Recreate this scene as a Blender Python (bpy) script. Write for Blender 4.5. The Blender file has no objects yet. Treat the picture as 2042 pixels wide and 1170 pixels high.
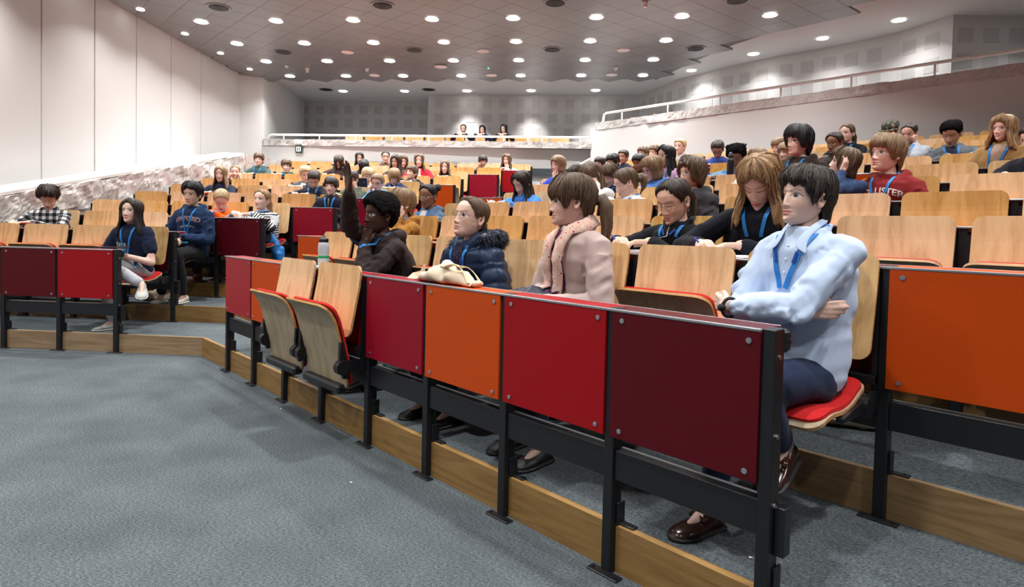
import bpy, bmesh, math, random
import numpy as np
from mathutils import Vector, Matrix, noise
from mathutils.bvhtree import BVHTree

# ------------------------------------------------------------------ camera, world, exposure
scene = bpy.context.scene
COL = scene.collection
CAM_H, F_PX, PITCH, ROLL, CY = 1.265, 1231.74, 0.0312, 0.0231, 495.2
fw = np.array([0, math.cos(PITCH), -math.sin(PITCH)])
_u0 = np.array([0, math.sin(PITCH), math.cos(PITCH)]); _r0 = np.array([1.0, 0, 0])
rt = math.cos(ROLL) * _r0 + math.sin(ROLL) * _u0
up = -math.sin(ROLL) * _r0 + math.cos(ROLL) * _u0
CP = np.array([0, 0, CAM_H])
cam_d = bpy.data.cameras.new('camera'); cam = bpy.data.objects.new('camera', cam_d); COL.objects.link(cam)
cam_d.sensor_fit = 'HORIZONTAL'; cam_d.sensor_width = 36.0
cam_d.lens = F_PX / 2042 * 36.0
cam_d.shift_y = -(585 - CY) / 2042
cam_d.clip_start = 0.05; cam_d.clip_end = 100
cam.matrix_world = Matrix(((rt[0], up[0], -fw[0], 0), (rt[1], up[1], -fw[1], 0), (rt[2], up[2], -fw[2], CAM_H), (0, 0, 0, 1)))
scene.camera = cam
world = bpy.data.worlds.new('world'); scene.world = world; world.use_nodes = True
world.node_tree.nodes['Background'].inputs[0].default_value = (0.9, 0.95, 1.0, 1)
world.node_tree.nodes['Background'].inputs[1].default_value = 0.25
scene.view_settings.view_transform = 'Standard'
try: scene.view_settings.look = 'None'
except Exception: pass
scene.view_settings.gamma = 1.0
scene.view_settings.use_curve_mapping = False
scene.view_settings.exposure = 1.12
scene.cycles.max_bounces = 5; scene.cycles.diffuse_bounces = 3; scene.cycles.glossy_bounces = 2; scene.cycles.transmission_bounces = 4; scene.cycles.transparent_max_bounces = 6
scene.cycles.caustics_reflective = False; scene.cycles.caustics_refractive = False; scene.cycles.sample_clamp_indirect = 6
LAMP_W = 13.0          # power of one ceiling downlight
WASH_W = 16.0          # power of one small wall washer

# ------------------------------------------------------------------ measuring helpers (plan of the hall)
def ray(x, y): return (x - 1021) / F_PX * rt + (CY - y) / F_PX * up + fw
def atz(x, y, h):
    d = ray(x, y); return CP + d * ((h - CAM_H) / d[2])
def onplane(x, y, P, n):
    d = ray(x, y); return CP + d * (((np.asarray(P) - CP) @ n) / (d @ n))
MOD, PITCHROW, RISE = 0.583, 0.86, 0.171
A1, A2 = 0.7527, 0.0926
BL = {
 'R': dict(o=np.array([-2.432, 5.2488, 0]), d=np.array([math.sin(A1), -math.cos(A1), 0]), n=np.array([math.cos(A1), math.sin(A1), 0]), sh=0.115, j0=0.0),
 'L': dict(o=np.array([-4.9255, 5.9564, 0]), d=np.array([math.cos(A2), -math.sin(A2), 0]), n=np.array([math.sin(A2), math.cos(A2), 0]), sh=-0.02, j0=-0.03),
}
Z = np.array([0, 0, 1.0])
def lat(b, r, j, noff=0.0, z=0.0):
    B = BL[b]; return B['o'] + B['n'] * (r * PITCHROW + noff) + B['d'] * MOD * (j + B['j0'] + B['sh'] * r) + Z * (r * RISE + z)
def rotz(b): d = BL[b]['d']; return math.atan2(d[1], d[0])

def vnoise(P):
    # smooth value noise in [-1, 1] for an (n, 3) array
    P = np.asarray(P, float); i = np.floor(P).astype(np.int64); f = P - i; f = f*f*f*(f*(f*6-15)+10); out = 0
    for dx in (0, 1):
        for dy in (0, 1):
            for dz in (0, 1):
                h = ((i[..., 0]+dx)*73856093) ^ ((i[..., 1]+dy)*19349663) ^ ((i[..., 2]+dz)*83492791); h = (h & 0xffffffff)
                h = ((h ^ (h >> 13))*1274126177) & 0xffffffff; h = h ^ (h >> 16); v = (h & 0xffff)/32767.5 - 1
                out = out + v*np.where(dx, f[..., 0], 1-f[..., 0])*np.where(dy, f[..., 1], 1-f[..., 1])*np.where(dz, f[..., 2], 1-f[..., 2])
    return out
# ------------------------------------------------------------------ object helpers
def tag(o, label=None, cat=None, group=None, kind=None):
    if label: o['label'] = label
    if cat: o['category'] = cat
    if group: o['group'] = group
    if kind: o['kind'] = kind
    return o
def link(o, parent=None):
    COL.objects.link(o)
    if parent is not None: o.parent = parent
    return o
def empty(name, loc=(0, 0, 0), rz=0.0, parent=None):
    o = bpy.data.objects.new(name, None); o.empty_display_size = 0.05
    link(o, parent); o.location = tuple(loc); o.rotation_euler = (0, 0, rz); return o
class MB:
    def __init__(s): s.v = []; s.f = []; s.mi = []; s.cm = 0
    def add(s, vs, fs):
        o = len(s.v); s.v.extend([tuple(map(float, q)) for q in vs])
        for f in fs: s.f.append(tuple(i + o for i in f)); s.mi.append(s.cm)
    def box(s, x0, x1, y0, y1, z0, z1):
        s.add([(x0,y0,z0),(x1,y0,z0),(x1,y1,z0),(x0,y1,z0),(x0,y0,z1),(x1,y0,z1),(x1,y1,z1),(x0,y1,z1)],
              [(3,2,1,0),(4,5,6,7),(0,1,5,4),(1,2,6,5),(2,3,7,6),(3,0,4,7)])
    def cbox(s, x0, x1, y0, y1, z0, z1, c):
        # box whose edges are chamfered by c
        n = len(s.v); vs = []; c = min(c, (x1-x0)/2.2, (y1-y0)/2.2, (z1-z0)/2.2)
        bm = bmesh.new(); M = Matrix.Translation(((x0+x1)/2, (y0+y1)/2, (z0+z1)/2)) @ Matrix.Diagonal((x1-x0, y1-y0, z1-z0, 1))
        bmesh.ops.create_cube(bm, size=1, matrix=M)
        bmesh.ops.bevel(bm, geom=bm.edges[:], offset=c, segments=1, affect='EDGES')
        bm.verts.index_update()
        s.add([v.co[:] for v in bm.verts], [tuple(v.index for v in f.verts) for f in bm.faces]); bm.free()
    def prism(s, poly, axis, a, b):
        # poly: 2d points; axis 'x','y','z' = extrusion axis from a to b
        def P(p, t): return {'x': (t, p[0], p[1]), 'y': (p[0], t, p[1]), 'z': (p[0], p[1], t)}[axis]
        k = len(poly); vs = [P(p, a) for p in poly] + [P(p, b) for p in poly]
        fs = [tuple(range(k))[::-1], tuple(range(k, 2*k))] + [(i, (i+1) % k, k + (i+1) % k, k + i) for i in range(k)]
        s.add(vs, fs)
    def cyl(s, c, ax, r, h, seg=12, r2=None):
        # cylinder from c along unit axis ax by h
        ax = np.asarray(ax, float); ax = ax / np.linalg.norm(ax); c = np.asarray(c, float)
        t = np.array([1.0, 0, 0]) if abs(ax[0]) < .9 else np.array([0, 1.0, 0])
        u = np.cross(ax, t); u /= np.linalg.norm(u); w = np.cross(ax, u); r2 = r if r2 is None else r2
        vs = [c + (u*math.cos(a) + w*math.sin(a))*r for a in [2*math.pi*i/seg for i in range(seg)]]
        vs += [c + ax*h + (u*math.cos(a) + w*math.sin(a))*r2 for a in [2*math.pi*i/seg for i in range(seg)]]
        s.add(vs, [tuple(range(seg))[::-1], tuple(range(seg, 2*seg))] + [(i, (i+1) % seg, seg + (i+1) % seg, seg + i) for i in range(seg)])
    def tube(s, pts, rad, seg=8, flat=None):
        v, f = tube_vf(pts, rad, seg, flat); s.add(v, f)
    def ball(s, c, r, nu=10, nv=7):
        r = np.ones(3) * np.asarray(r, float); c = np.asarray(c, float); vs = [c + np.array([0, 0, r[2]])]
        for i in range(1, nv):
            p = math.pi * i / nv
            for k in range(nu):
                a = 2*math.pi*k/nu; vs.append(c + r*np.array([math.sin(p)*math.cos(a), math.sin(p)*math.sin(a), math.cos(p)]))
        vs.append(c - np.array([0, 0, r[2]])); fs = []
        for k in range(nu): fs.append((0, 1+k, 1+(k+1) % nu))
        for i in range(nv-2):
            for k in range(nu):
                a = 1+i*nu+k; b = 1+i*nu+(k+1) % nu; fs.append((a, a+nu, b+nu, b))
        L = len(vs)-1; o = 1+(nv-2)*nu
        for k in range(nu): fs.append((L, o+(k+1) % nu, o+k))
        s.add(vs, fs)
    def mesh(s, name, mats, smooth=False):
        me = bpy.data.meshes.new(name); me.from_pydata(s.v, [], s.f)
        for m in (mats if isinstance(mats, (list, tuple)) else [mats]): me.materials.append(m)
        if max(s.mi, default=0) > 0: me.polygons.foreach_set('material_index', s.mi)
        if smooth: me.polygons.foreach_set('use_smooth', [True]*len(me.polygons))
        me.update(); return me
    def build(s, name, mats, parent=None, loc=(0, 0, 0), rz=0.0, smooth=False):
        o = bpy.data.objects.new(name, s.mesh(name, mats, smooth)); link(o, parent)
        o.location = tuple(loc); o.rotation_euler = (0, 0, rz); return o
_END = np.array([(-.92, .38), (-.6, .8)])
def _cr(a, b): return np.array([a[1]*b[2]-a[2]*b[1], a[2]*b[0]-a[0]*b[2], a[0]*b[1]-a[1]*b[0]])
_FC = {}
def tube_vf(pts, rad, seg=8, flat=None):
    # a tube with rounded ends through pts; rad per point
    pts = np.array([tuple(q) for q in pts], float); n = len(pts); rad = np.ones(n)*np.asarray(rad, float)
    T = np.gradient(pts, axis=0); T /= (np.sqrt((T*T).sum(1))[:, None] + 1e-9)
    P = np.concatenate([pts[:1] + T[0]*rad[0]*_END[:, :1], pts, pts[-1:] - T[-1]*rad[-1]*_END[::-1, :1]])
    R = np.concatenate([rad[0]*_END[:, 1], rad, rad[-1]*_END[::-1, 1]]); TT = np.concatenate([T[:1], T[:1], T, T[-1:], T[-1:]])
    ref = np.array([0, 0, 1.0]) if abs(T[0][2]) < .9 else np.array([0, 1.0, 0]); u = _cr(T[0], ref); U = np.empty_like(P); W = np.empty_like(P); m = len(P)
    for i in range(m):
        t = TT[i]; u = u - t*(u @ t); u = u/(math.sqrt(u @ u) + 1e-9); U[i] = u; W[i] = _cr(t, u)
    a = np.arange(seg)*(2*math.pi/seg); c, s_ = np.cos(a), np.sin(a)*(flat or 1)
    V = P[:, None, :] + (U[:, None, :]*c[None, :, None] + W[:, None, :]*s_[None, :, None])*R[:, None, None]
    if (m, seg) not in _FC:
        fs = [(i*seg+k, i*seg+(k+1) % seg, (i+1)*seg+(k+1) % seg, (i+1)*seg+k) for i in range(m-1) for k in range(seg)]
        fs.append(tuple(range(seg))[::-1]); fs.append(tuple(range((m-1)*seg, m*seg))); _FC[(m, seg)] = fs
    return V.reshape(-1, 3), _FC[(m, seg)]

# ------------------------------------------------------------------ materials
MATS = {}
def newmat(name):
    m = bpy.data.materials.new(name); m.use_nodes = True; MATS[name] = m
    nt = m.node_tree; return m, nt, nt.nodes['Principled BSDF']
def N(nt, t, **kw):
    n = nt.nodes.new(t)
    for k, v in kw.items(): setattr(n, k, v)
    return n
def simple(name, col, rough=.5, metal=0.0, bump=None, spec=None, emis=None, trans=None, coat=None):
    m, nt, b = newmat(name); b.inputs['Base Color'].default_value = (*col, 1); b.inputs['Roughness'].default_value = rough; b.inputs['Metallic'].default_value = metal
    if spec is not None: b.inputs['Specular IOR Level'].default_value = spec
    if emis: b.inputs['Emission Color'].default_value = (*emis[0], 1); b.inputs['Emission Strength'].default_value = emis[1]
    if trans: b.inputs['Transmission Weight'].default_value = trans
    if coat: b.inputs['Coat Weight'].default_value = coat
    if bump:
        tc = N(nt, 'ShaderNodeTexCoord'); nz = N(nt, 'ShaderNodeTexNoise'); nz.inputs['Scale'].default_value = bump[0]; nz.inputs['Detail'].default_value = 4
        bp = N(nt, 'ShaderNodeBump'); bp.inputs['Strength'].default_value = bump[1]; bp.inputs['Distance'].default_value = bump[2] if len(bump) > 2 else .01
        nt.links.new(tc.outputs['Object'], nz.inputs['Vector']); nt.links.new(nz.outputs['Fac'], bp.inputs['Height']); nt.links.new(bp.outputs['Normal'], b.inputs['Normal'])
    return m
def mapping(nt, coord, scale, rot=(0, 0, 0)):
    tc = N(nt, 'ShaderNodeTexCoord'); mp = N(nt, 'ShaderNodeMapping'); mp.inputs['Scale'].default_value = scale; mp.inputs['Rotation'].default_value = rot
    nt.links.new(tc.outputs[coord], mp.inputs['Vector']); return mp
def ramp(nt, stops):
    r = N(nt, 'ShaderNodeValToRGB'); e = r.color_ramp.elements
    e[0].position, e[0].color = stops[0][0], (*stops[0][1], 1); e[1].position, e[1].color = stops[-1][0], (*stops[-1][1], 1)
    for p, c in stops[1:-1]: q = e.new(p); q.color = (*c, 1)
    return r
def wood(name, c0, c1, c2, scale, rough, bands=2.2, rand=.18, coat=0.0):
    # long soft grain with a slow cathedral figure; every object gets its own cut and tint
    m, nt, b = newmat(name); b.inputs['Roughness'].default_value = rough; b.inputs['Coat Weight'].default_value = coat
    tc = N(nt, 'ShaderNodeTexCoord'); oi = N(nt, 'ShaderNodeObjectInfo')
    off = N(nt, 'ShaderNodeVectorMath', operation='SCALE'); off.inputs[0].default_value = (7.3, 3.1, 5.7)
    nt.links.new(oi.outputs['Random'], off.inputs['Scale'])
    ad = N(nt, 'ShaderNodeVectorMath', operation='ADD'); nt.links.new(tc.outputs['Object'], ad.inputs[0]); nt.links.new(off.outputs[0], ad.inputs[1])
    mp = N(nt, 'ShaderNodeMapping'); mp.inputs['Scale'].default_value = scale; nt.links.new(ad.outputs[0], mp.inputs['Vector'])
    n1 = N(nt, 'ShaderNodeTexNoise'); n1.inputs['Scale'].default_value = bands; n1.inputs['Detail'].default_value = 2; n1.inputs['Distortion'].default_value = .6
    nt.links.new(mp.outputs[0], n1.inputs['Vector'])
    mul = N(nt, 'ShaderNodeMath', operation='MULTIPLY'); mul.inputs[1].default_value = 9.0; nt.links.new(n1.outputs['Fac'], mul.inputs[0])
    fr = N(nt, 'ShaderNodeMath', operation='PINGPONG'); fr.inputs[1].default_value = 1.0; nt.links.new(mul.outputs[0], fr.inputs[0])
    n2 = N(nt, 'ShaderNodeTexNoise'); n2.inputs['Scale'].default_value = bands*14; n2.inputs['Detail'].default_value = 3; nt.links.new(mp.outputs[0], n2.inputs['Vector'])
    mix = N(nt, 'ShaderNodeMath', operation='MULTIPLY_ADD'); mix.inputs[1].default_value = .45; nt.links.new(fr.outputs[0], mix.inputs[0])
    n2s = N(nt, 'ShaderNodeMath', operation='MULTIPLY'); n2s.inputs[1].default_value = .55; nt.links.new(n2.outputs['Fac'], n2s.inputs[0]); nt.links.new(n2s.outputs[0], mix.inputs[2])
    rp = ramp(nt, [(.15, c0), (.5, c1), (.85, c2)]); nt.links.new(mix.outputs[0], rp.inputs[0])
    hs = N(nt, 'ShaderNodeHueSaturation'); nt.links.new(rp.outputs[0], hs.inputs['Color'])
    v = N(nt, 'ShaderNodeMapRange'); v.inputs['To Min'].default_value = 1-rand; v.inputs['To Max'].default_value = 1+rand*.5; nt.links.new(oi.outputs['Random'], v.inputs['Value']); nt.links.new(v.outputs[0], hs.inputs['Value'])
    sv = N(nt, 'ShaderNodeMath', operation='MULTIPLY_ADD'); sv.inputs[1].default_value = -.35; sv.inputs[2].default_value = 1.15; nt.links.new(oi.outputs['Random'], sv.inputs[0]); nt.links.new(sv.outputs[0], hs.inputs['Saturation'])
    nt.links.new(hs.outputs[0], b.inputs['Base Color'])
    return m
ply = wood('plywood_veneer', (.56, .305, .105), (.74, .445, .170), (.82, .535, .235), (3, 3, .35), .42, coat=.1)
plyedge = wood('plywood_edge', (.36, .17, .05), (.52, .27, .09), (.62, .35, .13), (1, 6, 6), .5)
plyunder = wood('plywood_underside', (.33, .255, .16), (.42, .33, .215), (.49, .40, .28), (3, 3, .35), .5)
oak = wood('oak_riser', (.19, .108, .038), (.27, .160, .062), (.33, .205, .085), (.45, 4, 5), .5, rand=.12)
black = simple('black_steel', (.0065, .0075, .010), .42, 0)
alu = simple('anodised_edge', (.30, .31, .33), .4, .6)
chrome = simple('screw_steel', (.55, .57, .6), .3, 1.0)
PC = {'crimson': simple('laminate_crimson', (.26, .003, .016), .45, spec=.22),
      'orange': simple('laminate_orange', (.54, .062, .002), .45, spec=.22),
      'red': simple('laminate_red', (.31, .002, .006), .45, spec=.22),
      'dark': simple('laminate_dark_red', (.085, .0015, .006), .45, spec=.22),
      'rose': simple('laminate_faded_red', (.35, .024, .032), .45, spec=.25)}  # last one: paler red laminate, the light on that panel put into its colour
redfelt = simple('red_upholstery', (.56, .006, .008), .9, bump=(500, .3, .002))
white = simple('white_plaster', (.71, .705, .69), .8)
panelwhite = simple('wall_panel_white', (.62, .612, .60), .55)
railwhite = simple('white_paint', (.85, .84, .82), .35)
def carpet_mat():
    m, nt, b = newmat('carpet_grey'); b.inputs['Roughness'].default_value = 1.0; b.inputs['Specular IOR Level'].default_value = .1
    tc = N(nt, 'ShaderNodeTexCoord')
    n1 = N(nt, 'ShaderNodeTexNoise'); n1.inputs['Scale'].default_value = 200; n1.inputs['Detail'].default_value = 3; n1.inputs['Roughness'].default_value = .7
    n2 = N(nt, 'ShaderNodeTexNoise'); n2.inputs['Scale'].default_value = 2.3; n2.inputs['Detail'].default_value = 5
    n3 = N(nt, 'ShaderNodeTexNoise'); n3.inputs['Scale'].default_value = 75; n3.inputs['Detail'].default_value = 2
    mp = N(nt, 'ShaderNodeMapping'); mp.inputs['Rotation'].default_value = (0, 0, .65); mp.inputs['Scale'].default_value = (1, 2.6, 1); nt.links.new(tc.outputs['Object'], mp.inputs['Vector'])
    nt.links.new(mp.outputs[0], n1.inputs['Vector']); nt.links.new(mp.outputs[0], n3.inputs['Vector']); nt.links.new(tc.outputs['Object'], n2.inputs['Vector'])
    a = N(nt, 'ShaderNodeMath', operation='MULTIPLY_ADD'); a.inputs[1].default_value = .62; nt.links.new(n1.outputs['Fac'], a.inputs[0])
    s3 = N(nt, 'ShaderNodeMath', operation='MULTIPLY'); s3.inputs[1].default_value = .38; nt.links.new(n3.outputs['Fac'], s3.inputs[0]); nt.links.new(s3.outputs[0], a.inputs[2])
    rp = ramp(nt, [(.34, (.016, .020, .024)), (.5, (.082, .098, .108)), (.66, (.22, .248, .264))]); nt.links.new(a.outputs[0], rp.inputs[0])
    hs = N(nt, 'ShaderNodeHueSaturation'); nt.links.new(rp.outputs[0], hs.inputs['Color'])
    mr = N(nt, 'ShaderNodeMapRange'); mr.inputs['From Min'].default_value = .3; mr.inputs['From Max'].default_value = .7; mr.inputs['To Min'].default_value = .8; mr.inputs['To Max'].default_value = 1.15
    nt.links.new(n2.outputs['Fac'], mr.inputs['Value']); nt.links.new(mr.outputs[0], hs.inputs['Value']); nt.links.new(hs.outputs[0], b.inputs['Base Color'])
    return m
carpet = carpet_mat()
def stone_mat():
    m, nt, b = newmat('rough_stone'); b.inputs['Roughness'].default_value = .95
    mp = mapping(nt, 'Object', (1, 1, 1)); n1 = N(nt, 'ShaderNodeTexNoise'); n1.inputs['Scale'].default_value = 4.5; n1.inputs['Detail'].default_value = 8; n1.inputs['Roughness'].default_value = .65
    n2 = N(nt, 'ShaderNodeTexNoise'); n2.inputs['Scale'].default_value = 24; n2.inputs['Detail'].default_value = 6; n2.inputs['Roughness'].default_value = .7
    nt.links.new(mp.outputs[0], n1.inputs['Vector']); nt.links.new(mp.outputs[0], n2.inputs['Vector'])
    ad = N(nt, 'ShaderNodeMath', operation='ADD'); nt.links.new(n1.outputs['Fac'], ad.inputs[0]); nt.links.new(n2.outputs['Fac'], ad.inputs[1])
    rp = ramp(nt, [(.66, (.40, .375, .35)), (.90, (.60, .575, .55)), (1.0, (.65, .625, .60))])
    hv = N(nt, 'ShaderNodeMath', operation='MULTIPLY'); hv.inputs[1].default_value = .93; nt.links.new(ad.outputs[0], hv.inputs[0])
    nt.links.new(hv.outputs[0], rp.inputs[0]); nt.links.new(rp.outputs[0], b.inputs['Base Color'])
    bp = N(nt, 'ShaderNodeBump'); bp.inputs['Strength'].default_value = .7; bp.inputs['Distance'].default_value = .014; nt.links.new(n2.outputs['Fac'], bp.inputs['Height']); nt.links.new(bp.outputs[0], b.inputs['Normal'])
    return m
stone = stone_mat()
ceilmetal = simple('ceiling_metal_tile', (.25, .248, .245), .30, .35, (1.6, .10, .02))
ceilplain = simple('ceiling_plaster', (.80, .785, .76), .8)
ventdark = simple('vent_dark', (.02, .02, .02), .6)
lens = simple('lamp_lens', (1, 1, 1), .5, emis=((1.0, .97, .93), 9.0))
lens.cycles.emission_sampling = 'NONE'          # the lamp behind the lens does the lighting
def perf_mat():
    m, nt, b = newmat('perforated_board'); b.inputs['Roughness'].default_value = .8
    mp = mapping(nt, 'Object', (1, 1, 1)); sx = N(nt, 'ShaderNodeSeparateXYZ'); nt.links.new(mp.outputs[0], sx.inputs[0])
    def cell(o):
        a = N(nt, 'ShaderNodeMath', operation='MULTIPLY'); a.inputs[1].default_value = 1/.030; nt.links.new(o, a.inputs[0])
        f_ = N(nt, 'ShaderNodeMath', operation='FRACT'); nt.links.new(a.outputs[0], f_.inputs[0])
        s = N(nt, 'ShaderNodeMath', operation='SUBTRACT'); s.inputs[1].default_value = .5; nt.links.new(f_.outputs[0], s.inputs[0]); return s.outputs[0]
    cx, cz = cell(sx.outputs['X']), cell(sx.outputs['Z'])
    cb = N(nt, 'ShaderNodeCombineXYZ'); nt.links.new(cx, cb.inputs[0]); nt.links.new(cz, cb.inputs[1])
    ln = N(nt, 'ShaderNodeVectorMath', operation='LENGTH'); nt.links.new(cb.outputs[0], ln.inputs[0])
    lt = N(nt, 'ShaderNodeMath', operation='LESS_THAN'); lt.inputs[1].default_value = .36; nt.links.new(ln.outputs['Value'], lt.inputs[0])
    mx = N(nt, 'ShaderNodeMix', data_type='RGBA'); mx.inputs['A'].default_value = (.58, .56, .55, 1); mx.inputs['B'].default_value = (.36, .35, .345, 1)
    nt.links.new(lt.outputs[0], mx.inputs['Factor']); nt.links.new(mx.outputs['Result'], b.inputs['Base Color']); return m
perf = perf_mat()
perfwall = simple('acoustic_board_white', (.60, .58, .57), .8)

# ------------------------------------------------------------------ the setting
def structure(o): o['kind'] = 'structure'; return o
CEIL = 4.9
mb = MB(); mb.add([(-14, -6, 0), (12, -6, 0), (12, 24, 0), (-14, 24, 0), (-14, -6, -.2), (12, -6, -.2), (12, 24, -.2), (-14, 24, -.2)],
                  [(0, 1, 2, 3), (7, 6, 5, 4), (0, 4, 5, 1), (1, 5, 6, 2), (2, 6, 7, 3), (3, 7, 4, 0)])
structure(mb.build('floor', carpet))
# tiers: every tier starts at a riser that follows the left rows and turns with the right rows
def corner(k, extra=0.045):
    L, R = BL['L'], BL['R']; a = L['o'] + L['n']*(k*PITCHROW + extra); c = R['o'] + R['n']*(k*PITCHROW + extra)
    A = np.array([[L['d'][0], -R['d'][0]], [L['d'][1], -R['d'][1]]]); t = np.linalg.solve(A, (c - a)[:2]); return a + L['d']*t[0]
NT = 11
LD, RD = BL['L']['d'], BL['R']['d']
for k in range(NT):
    c0, z1, z0 = corner(k), (k+1)*RISE, k*RISE - .02
    c1 = corner(k+1) if k < NT-1 else corner(k) + (BL['L']['n'] + BL['R']['n'])*1.2
    a0, b0 = c0 - LD*9.5, c0 + RD*13.5; a1, b1 = c1 - LD*9.5, c1 + RD*13.5
    ov = (BL['L']['n'], BL['R']['n'])
    pts = [a0, c0, b0, b1 + ov[1]*.1, c1 + (ov[0]+ov[1])*.06, a1 + ov[0]*.1]
    mb = MB(); mb.add([(p[0], p[1], z1) for p in pts] + [(p[0], p[1], z0) for p in pts], [(0, 1, 2, 4-1, 4, 5)] + [(6+i, 6+(i+1) % 6, (i+1) % 6, i) for i in range(6)])
    structure(mb.build('floor', carpet))
    # oak riser boards with a small nosing, left run and right run
    for s, (dd, nn, L_) in enumerate(((LD, BL['L']['n'], -9.5), (RD, BL['R']['n'], 13.5))):
        # mitred at the corner
        seg = abs(L_); npl = 4
        for q in range(npl):
            t0, t1 = (L_*q/npl, L_*(q+1)/npl); e0 = c0 + dd*t0; e1 = c0 + dd*t1
            mi = (ov[0]+ov[1]); mi = mi/np.linalg.norm(mi)
            th = .014
            def off(P, at_corner): return P - (mi*th/(mi @ nn) if at_corner else nn*th)
            A0, A1 = off(e0, q == 0), off(e1, False)
            zt, zb_ = z1 + .003, k*RISE
            mb = MB(); V = [A0, A1, e1 + nn*.02, e0 + nn*.02]
            mb.add([(p[0], p[1], zb_) for p in V] + [(p[0], p[1], zt) for p in V], [(0, 3, 2, 1), (4, 5, 6, 7), (0, 1, 5, 4), (1, 2, 6, 5), (2, 3, 7, 6), (3, 0, 4, 7)])
            # local frame so that the grain runs along the board
            o = bpy.data.objects.new('trim_%d' % (k*8 + s*4 + q + 1), None if False else mb.mesh('riser_board', oak))
            me = o.data; ang = math.atan2(dd[1], dd[0]); M = Matrix.Translation(e0) @ Matrix.Rotation(ang, 4, 'Z')
            me.transform(M.inverted()); link(o); o.matrix_world = M; structure(o)

# outer walls
WLX = -6.8
mb = MB(); mb.box(WLX-.3, WLX-.03, -6, 15.36, 0, 5.3); wl = structure(mb.build('wall_left', simple('wall_joint_shadow', (.45, .43, .41), .8)))  # darker grey backing that shows in the joints between the panels
jy = []
for x in (83, 189, 272, 341, 401):
    d = ray(x, 200); jy.append(WLX/d[0]*d[1])
step = (jy[-1]-jy[0])/4
ys = [jy[0]-step*k for k in range(9, 0, -1)] + jy + [15.36]
for a, c in zip(ys[:-1], ys[1:]):
    mb = MB(); mb.cbox(WLX-.035, WLX, a+.009, c-.009, .0, CEIL+.3, .006); o = mb.build('wall_panel', panelwhite, wl)
# the return and the reveal beside the balcony
P_ = onplane(524, 230, BL['L']['o'] + BL['L']['n']*9.46, BL['L']['n'])
mb = MB(); mb.prism([(WLX, 15.34), (P_[0], P_[1]), (P_[0]-.3, 19.9), (WLX-.6, 19.9), (WLX-.6, 15.34)], 'z', 0, 5.4); structure(mb.build('wall_return', white))
mb = MB(); mb.box(-14, 12, -6.3, -6.0, 0, 5.4); structure(mb.build('wall_front', white))
mb = MB(); mb.box(11.2, 11.5, -6, 14, 0, 5.4); structure(mb.build('wall_right', white))
# balcony fronts: white wall, rough stone coping, rail
NLW, NRW = 9.46, 9.66
Lo, Ln = BL['L']['o'], BL['L']['n']; Ro, Rn = BL['R']['o'], BL['R']['n']
Lw = Lo + Ln*NLW; Rw = Ro + Rn*NRW
A_ = np.array([[LD[0], -RD[0]], [LD[1], -RD[1]]]); tt = np.linalg.solve(A_, (Rw-Lw)[:2]); CW = Lw + LD*tt[0]      # corner of both fronts
LE = np.array([P_[0], P_[1], 0]); RE = CW + RD*9.6
def slab(name, mat, A, B, nrm, th, z0, z1, z0b=None, z1b=None):
    A, B = np.asarray(A), np.asarray(B); z0b = z0 if z0b is None else z0b; z1b = z1 if z1b is None else z1b
    V = [A, B, B + nrm*th, A + nrm*th]; mb = MB()
    mb.add([(V[0][0], V[0][1], z0), (V[1][0], V[1][1], z0b), (V[2][0], V[2][1], z0b), (V[3][0], V[3][1], z0), (V[0][0], V[0][1], z1), (V[1][0], V[1][1], z1b), (V[2][0], V[2][1], z1b), (V[3][0], V[3][1], z1)],
           [(0, 3, 2, 1), (4, 5, 6, 7), (0, 1, 5, 4), (1, 2, 6, 5), (2, 3, 7, 6), (3, 0, 4, 7)])
    return structure(mb.build(name, mat))
slab('wall_back', white, LE, CW + Ln*.25, Ln, .22, 0, 3.235)
# right front: its near end is chamfered like the photograph's corner
slab('wall_balcony', white, CW, RE, Rn, .25, 0, 3.665)
def rough_block(name, A, B, nrm, th, z0, z1, nu, nv, amp, mat, z0b=None, z1b=None, face_only=False, seed=0):
    # a block of bush-hammered stone: gridded skin pushed in and out
    A, B = np.asarray(A, float), np.asarray(B, float); z0b = z0 if z0b is None else z0b; z1b = z1 if z1b is None else z1b
    nt_ = 3; mb = MB(); rows = []
    prof = [(0, i/nv) for i in range(nv+1)] + [((i+1)/nt_, 1.0) for i in range(nt_)]     # front face up, then over the top
    for (q, s) in prof:
        row = []
        for i in range(nu+1):
            t = i/nu; P = A + (B-A)*t; za = z0 + (z0b-z0)*t; zb_ = z1 + (z1b-z1)*t
            p = P + nrm*th*q; z = za + (zb_-za)*s
            v = Vector((p[0]*5+seed, p[1]*5, z*5)); d = noise.noise(v)*.6 + noise.noise(v*2.7)*.35 + noise.noise(v*6.1)*.2
            c = noise.cell(Vector((p[0]*3.1+seed, p[1]*3.1, z*4.3)))-.5
            d = (d + c*.35)*amp
            if q == 0: p = p - nrm*d; z = z + (d*.6 if s == 1 else 0)
            else: z = z + d*.7
            row.append((p[0], p[1], z))
        rows.append(row)
    rows.append([(A[0]+(B[0]-A[0])*i/nu + nrm[0]*th, A[1]+(B[1]-A[1])*i/nu + nrm[1]*th, z0 + (z0b-z0)*i/nu) for i in range(nu+1)])
    W = nu+1; vs = [v for r_ in rows for v in r_]; fs = []
    for a in range(len(rows)-1):
        for i in range(nu): fs.append((a*W+i, a*W+i+1, (a+1)*W+i+1, (a+1)*W+i))
    fs.append(tuple(r_*W for r_ in range(len(rows)))[::-1]); fs.append(tuple(r_*W+nu for r_ in range(len(rows))))
    mb.add(vs, fs); return structure(mb.build(name, mat, smooth=False))
rough_block('trim_200', LE + LD*.02 - Ln*.02, CW - Ln*.02, Ln, .28, 3.225, 3.385, 240, 4, .022, stone, seed=3)
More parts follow.
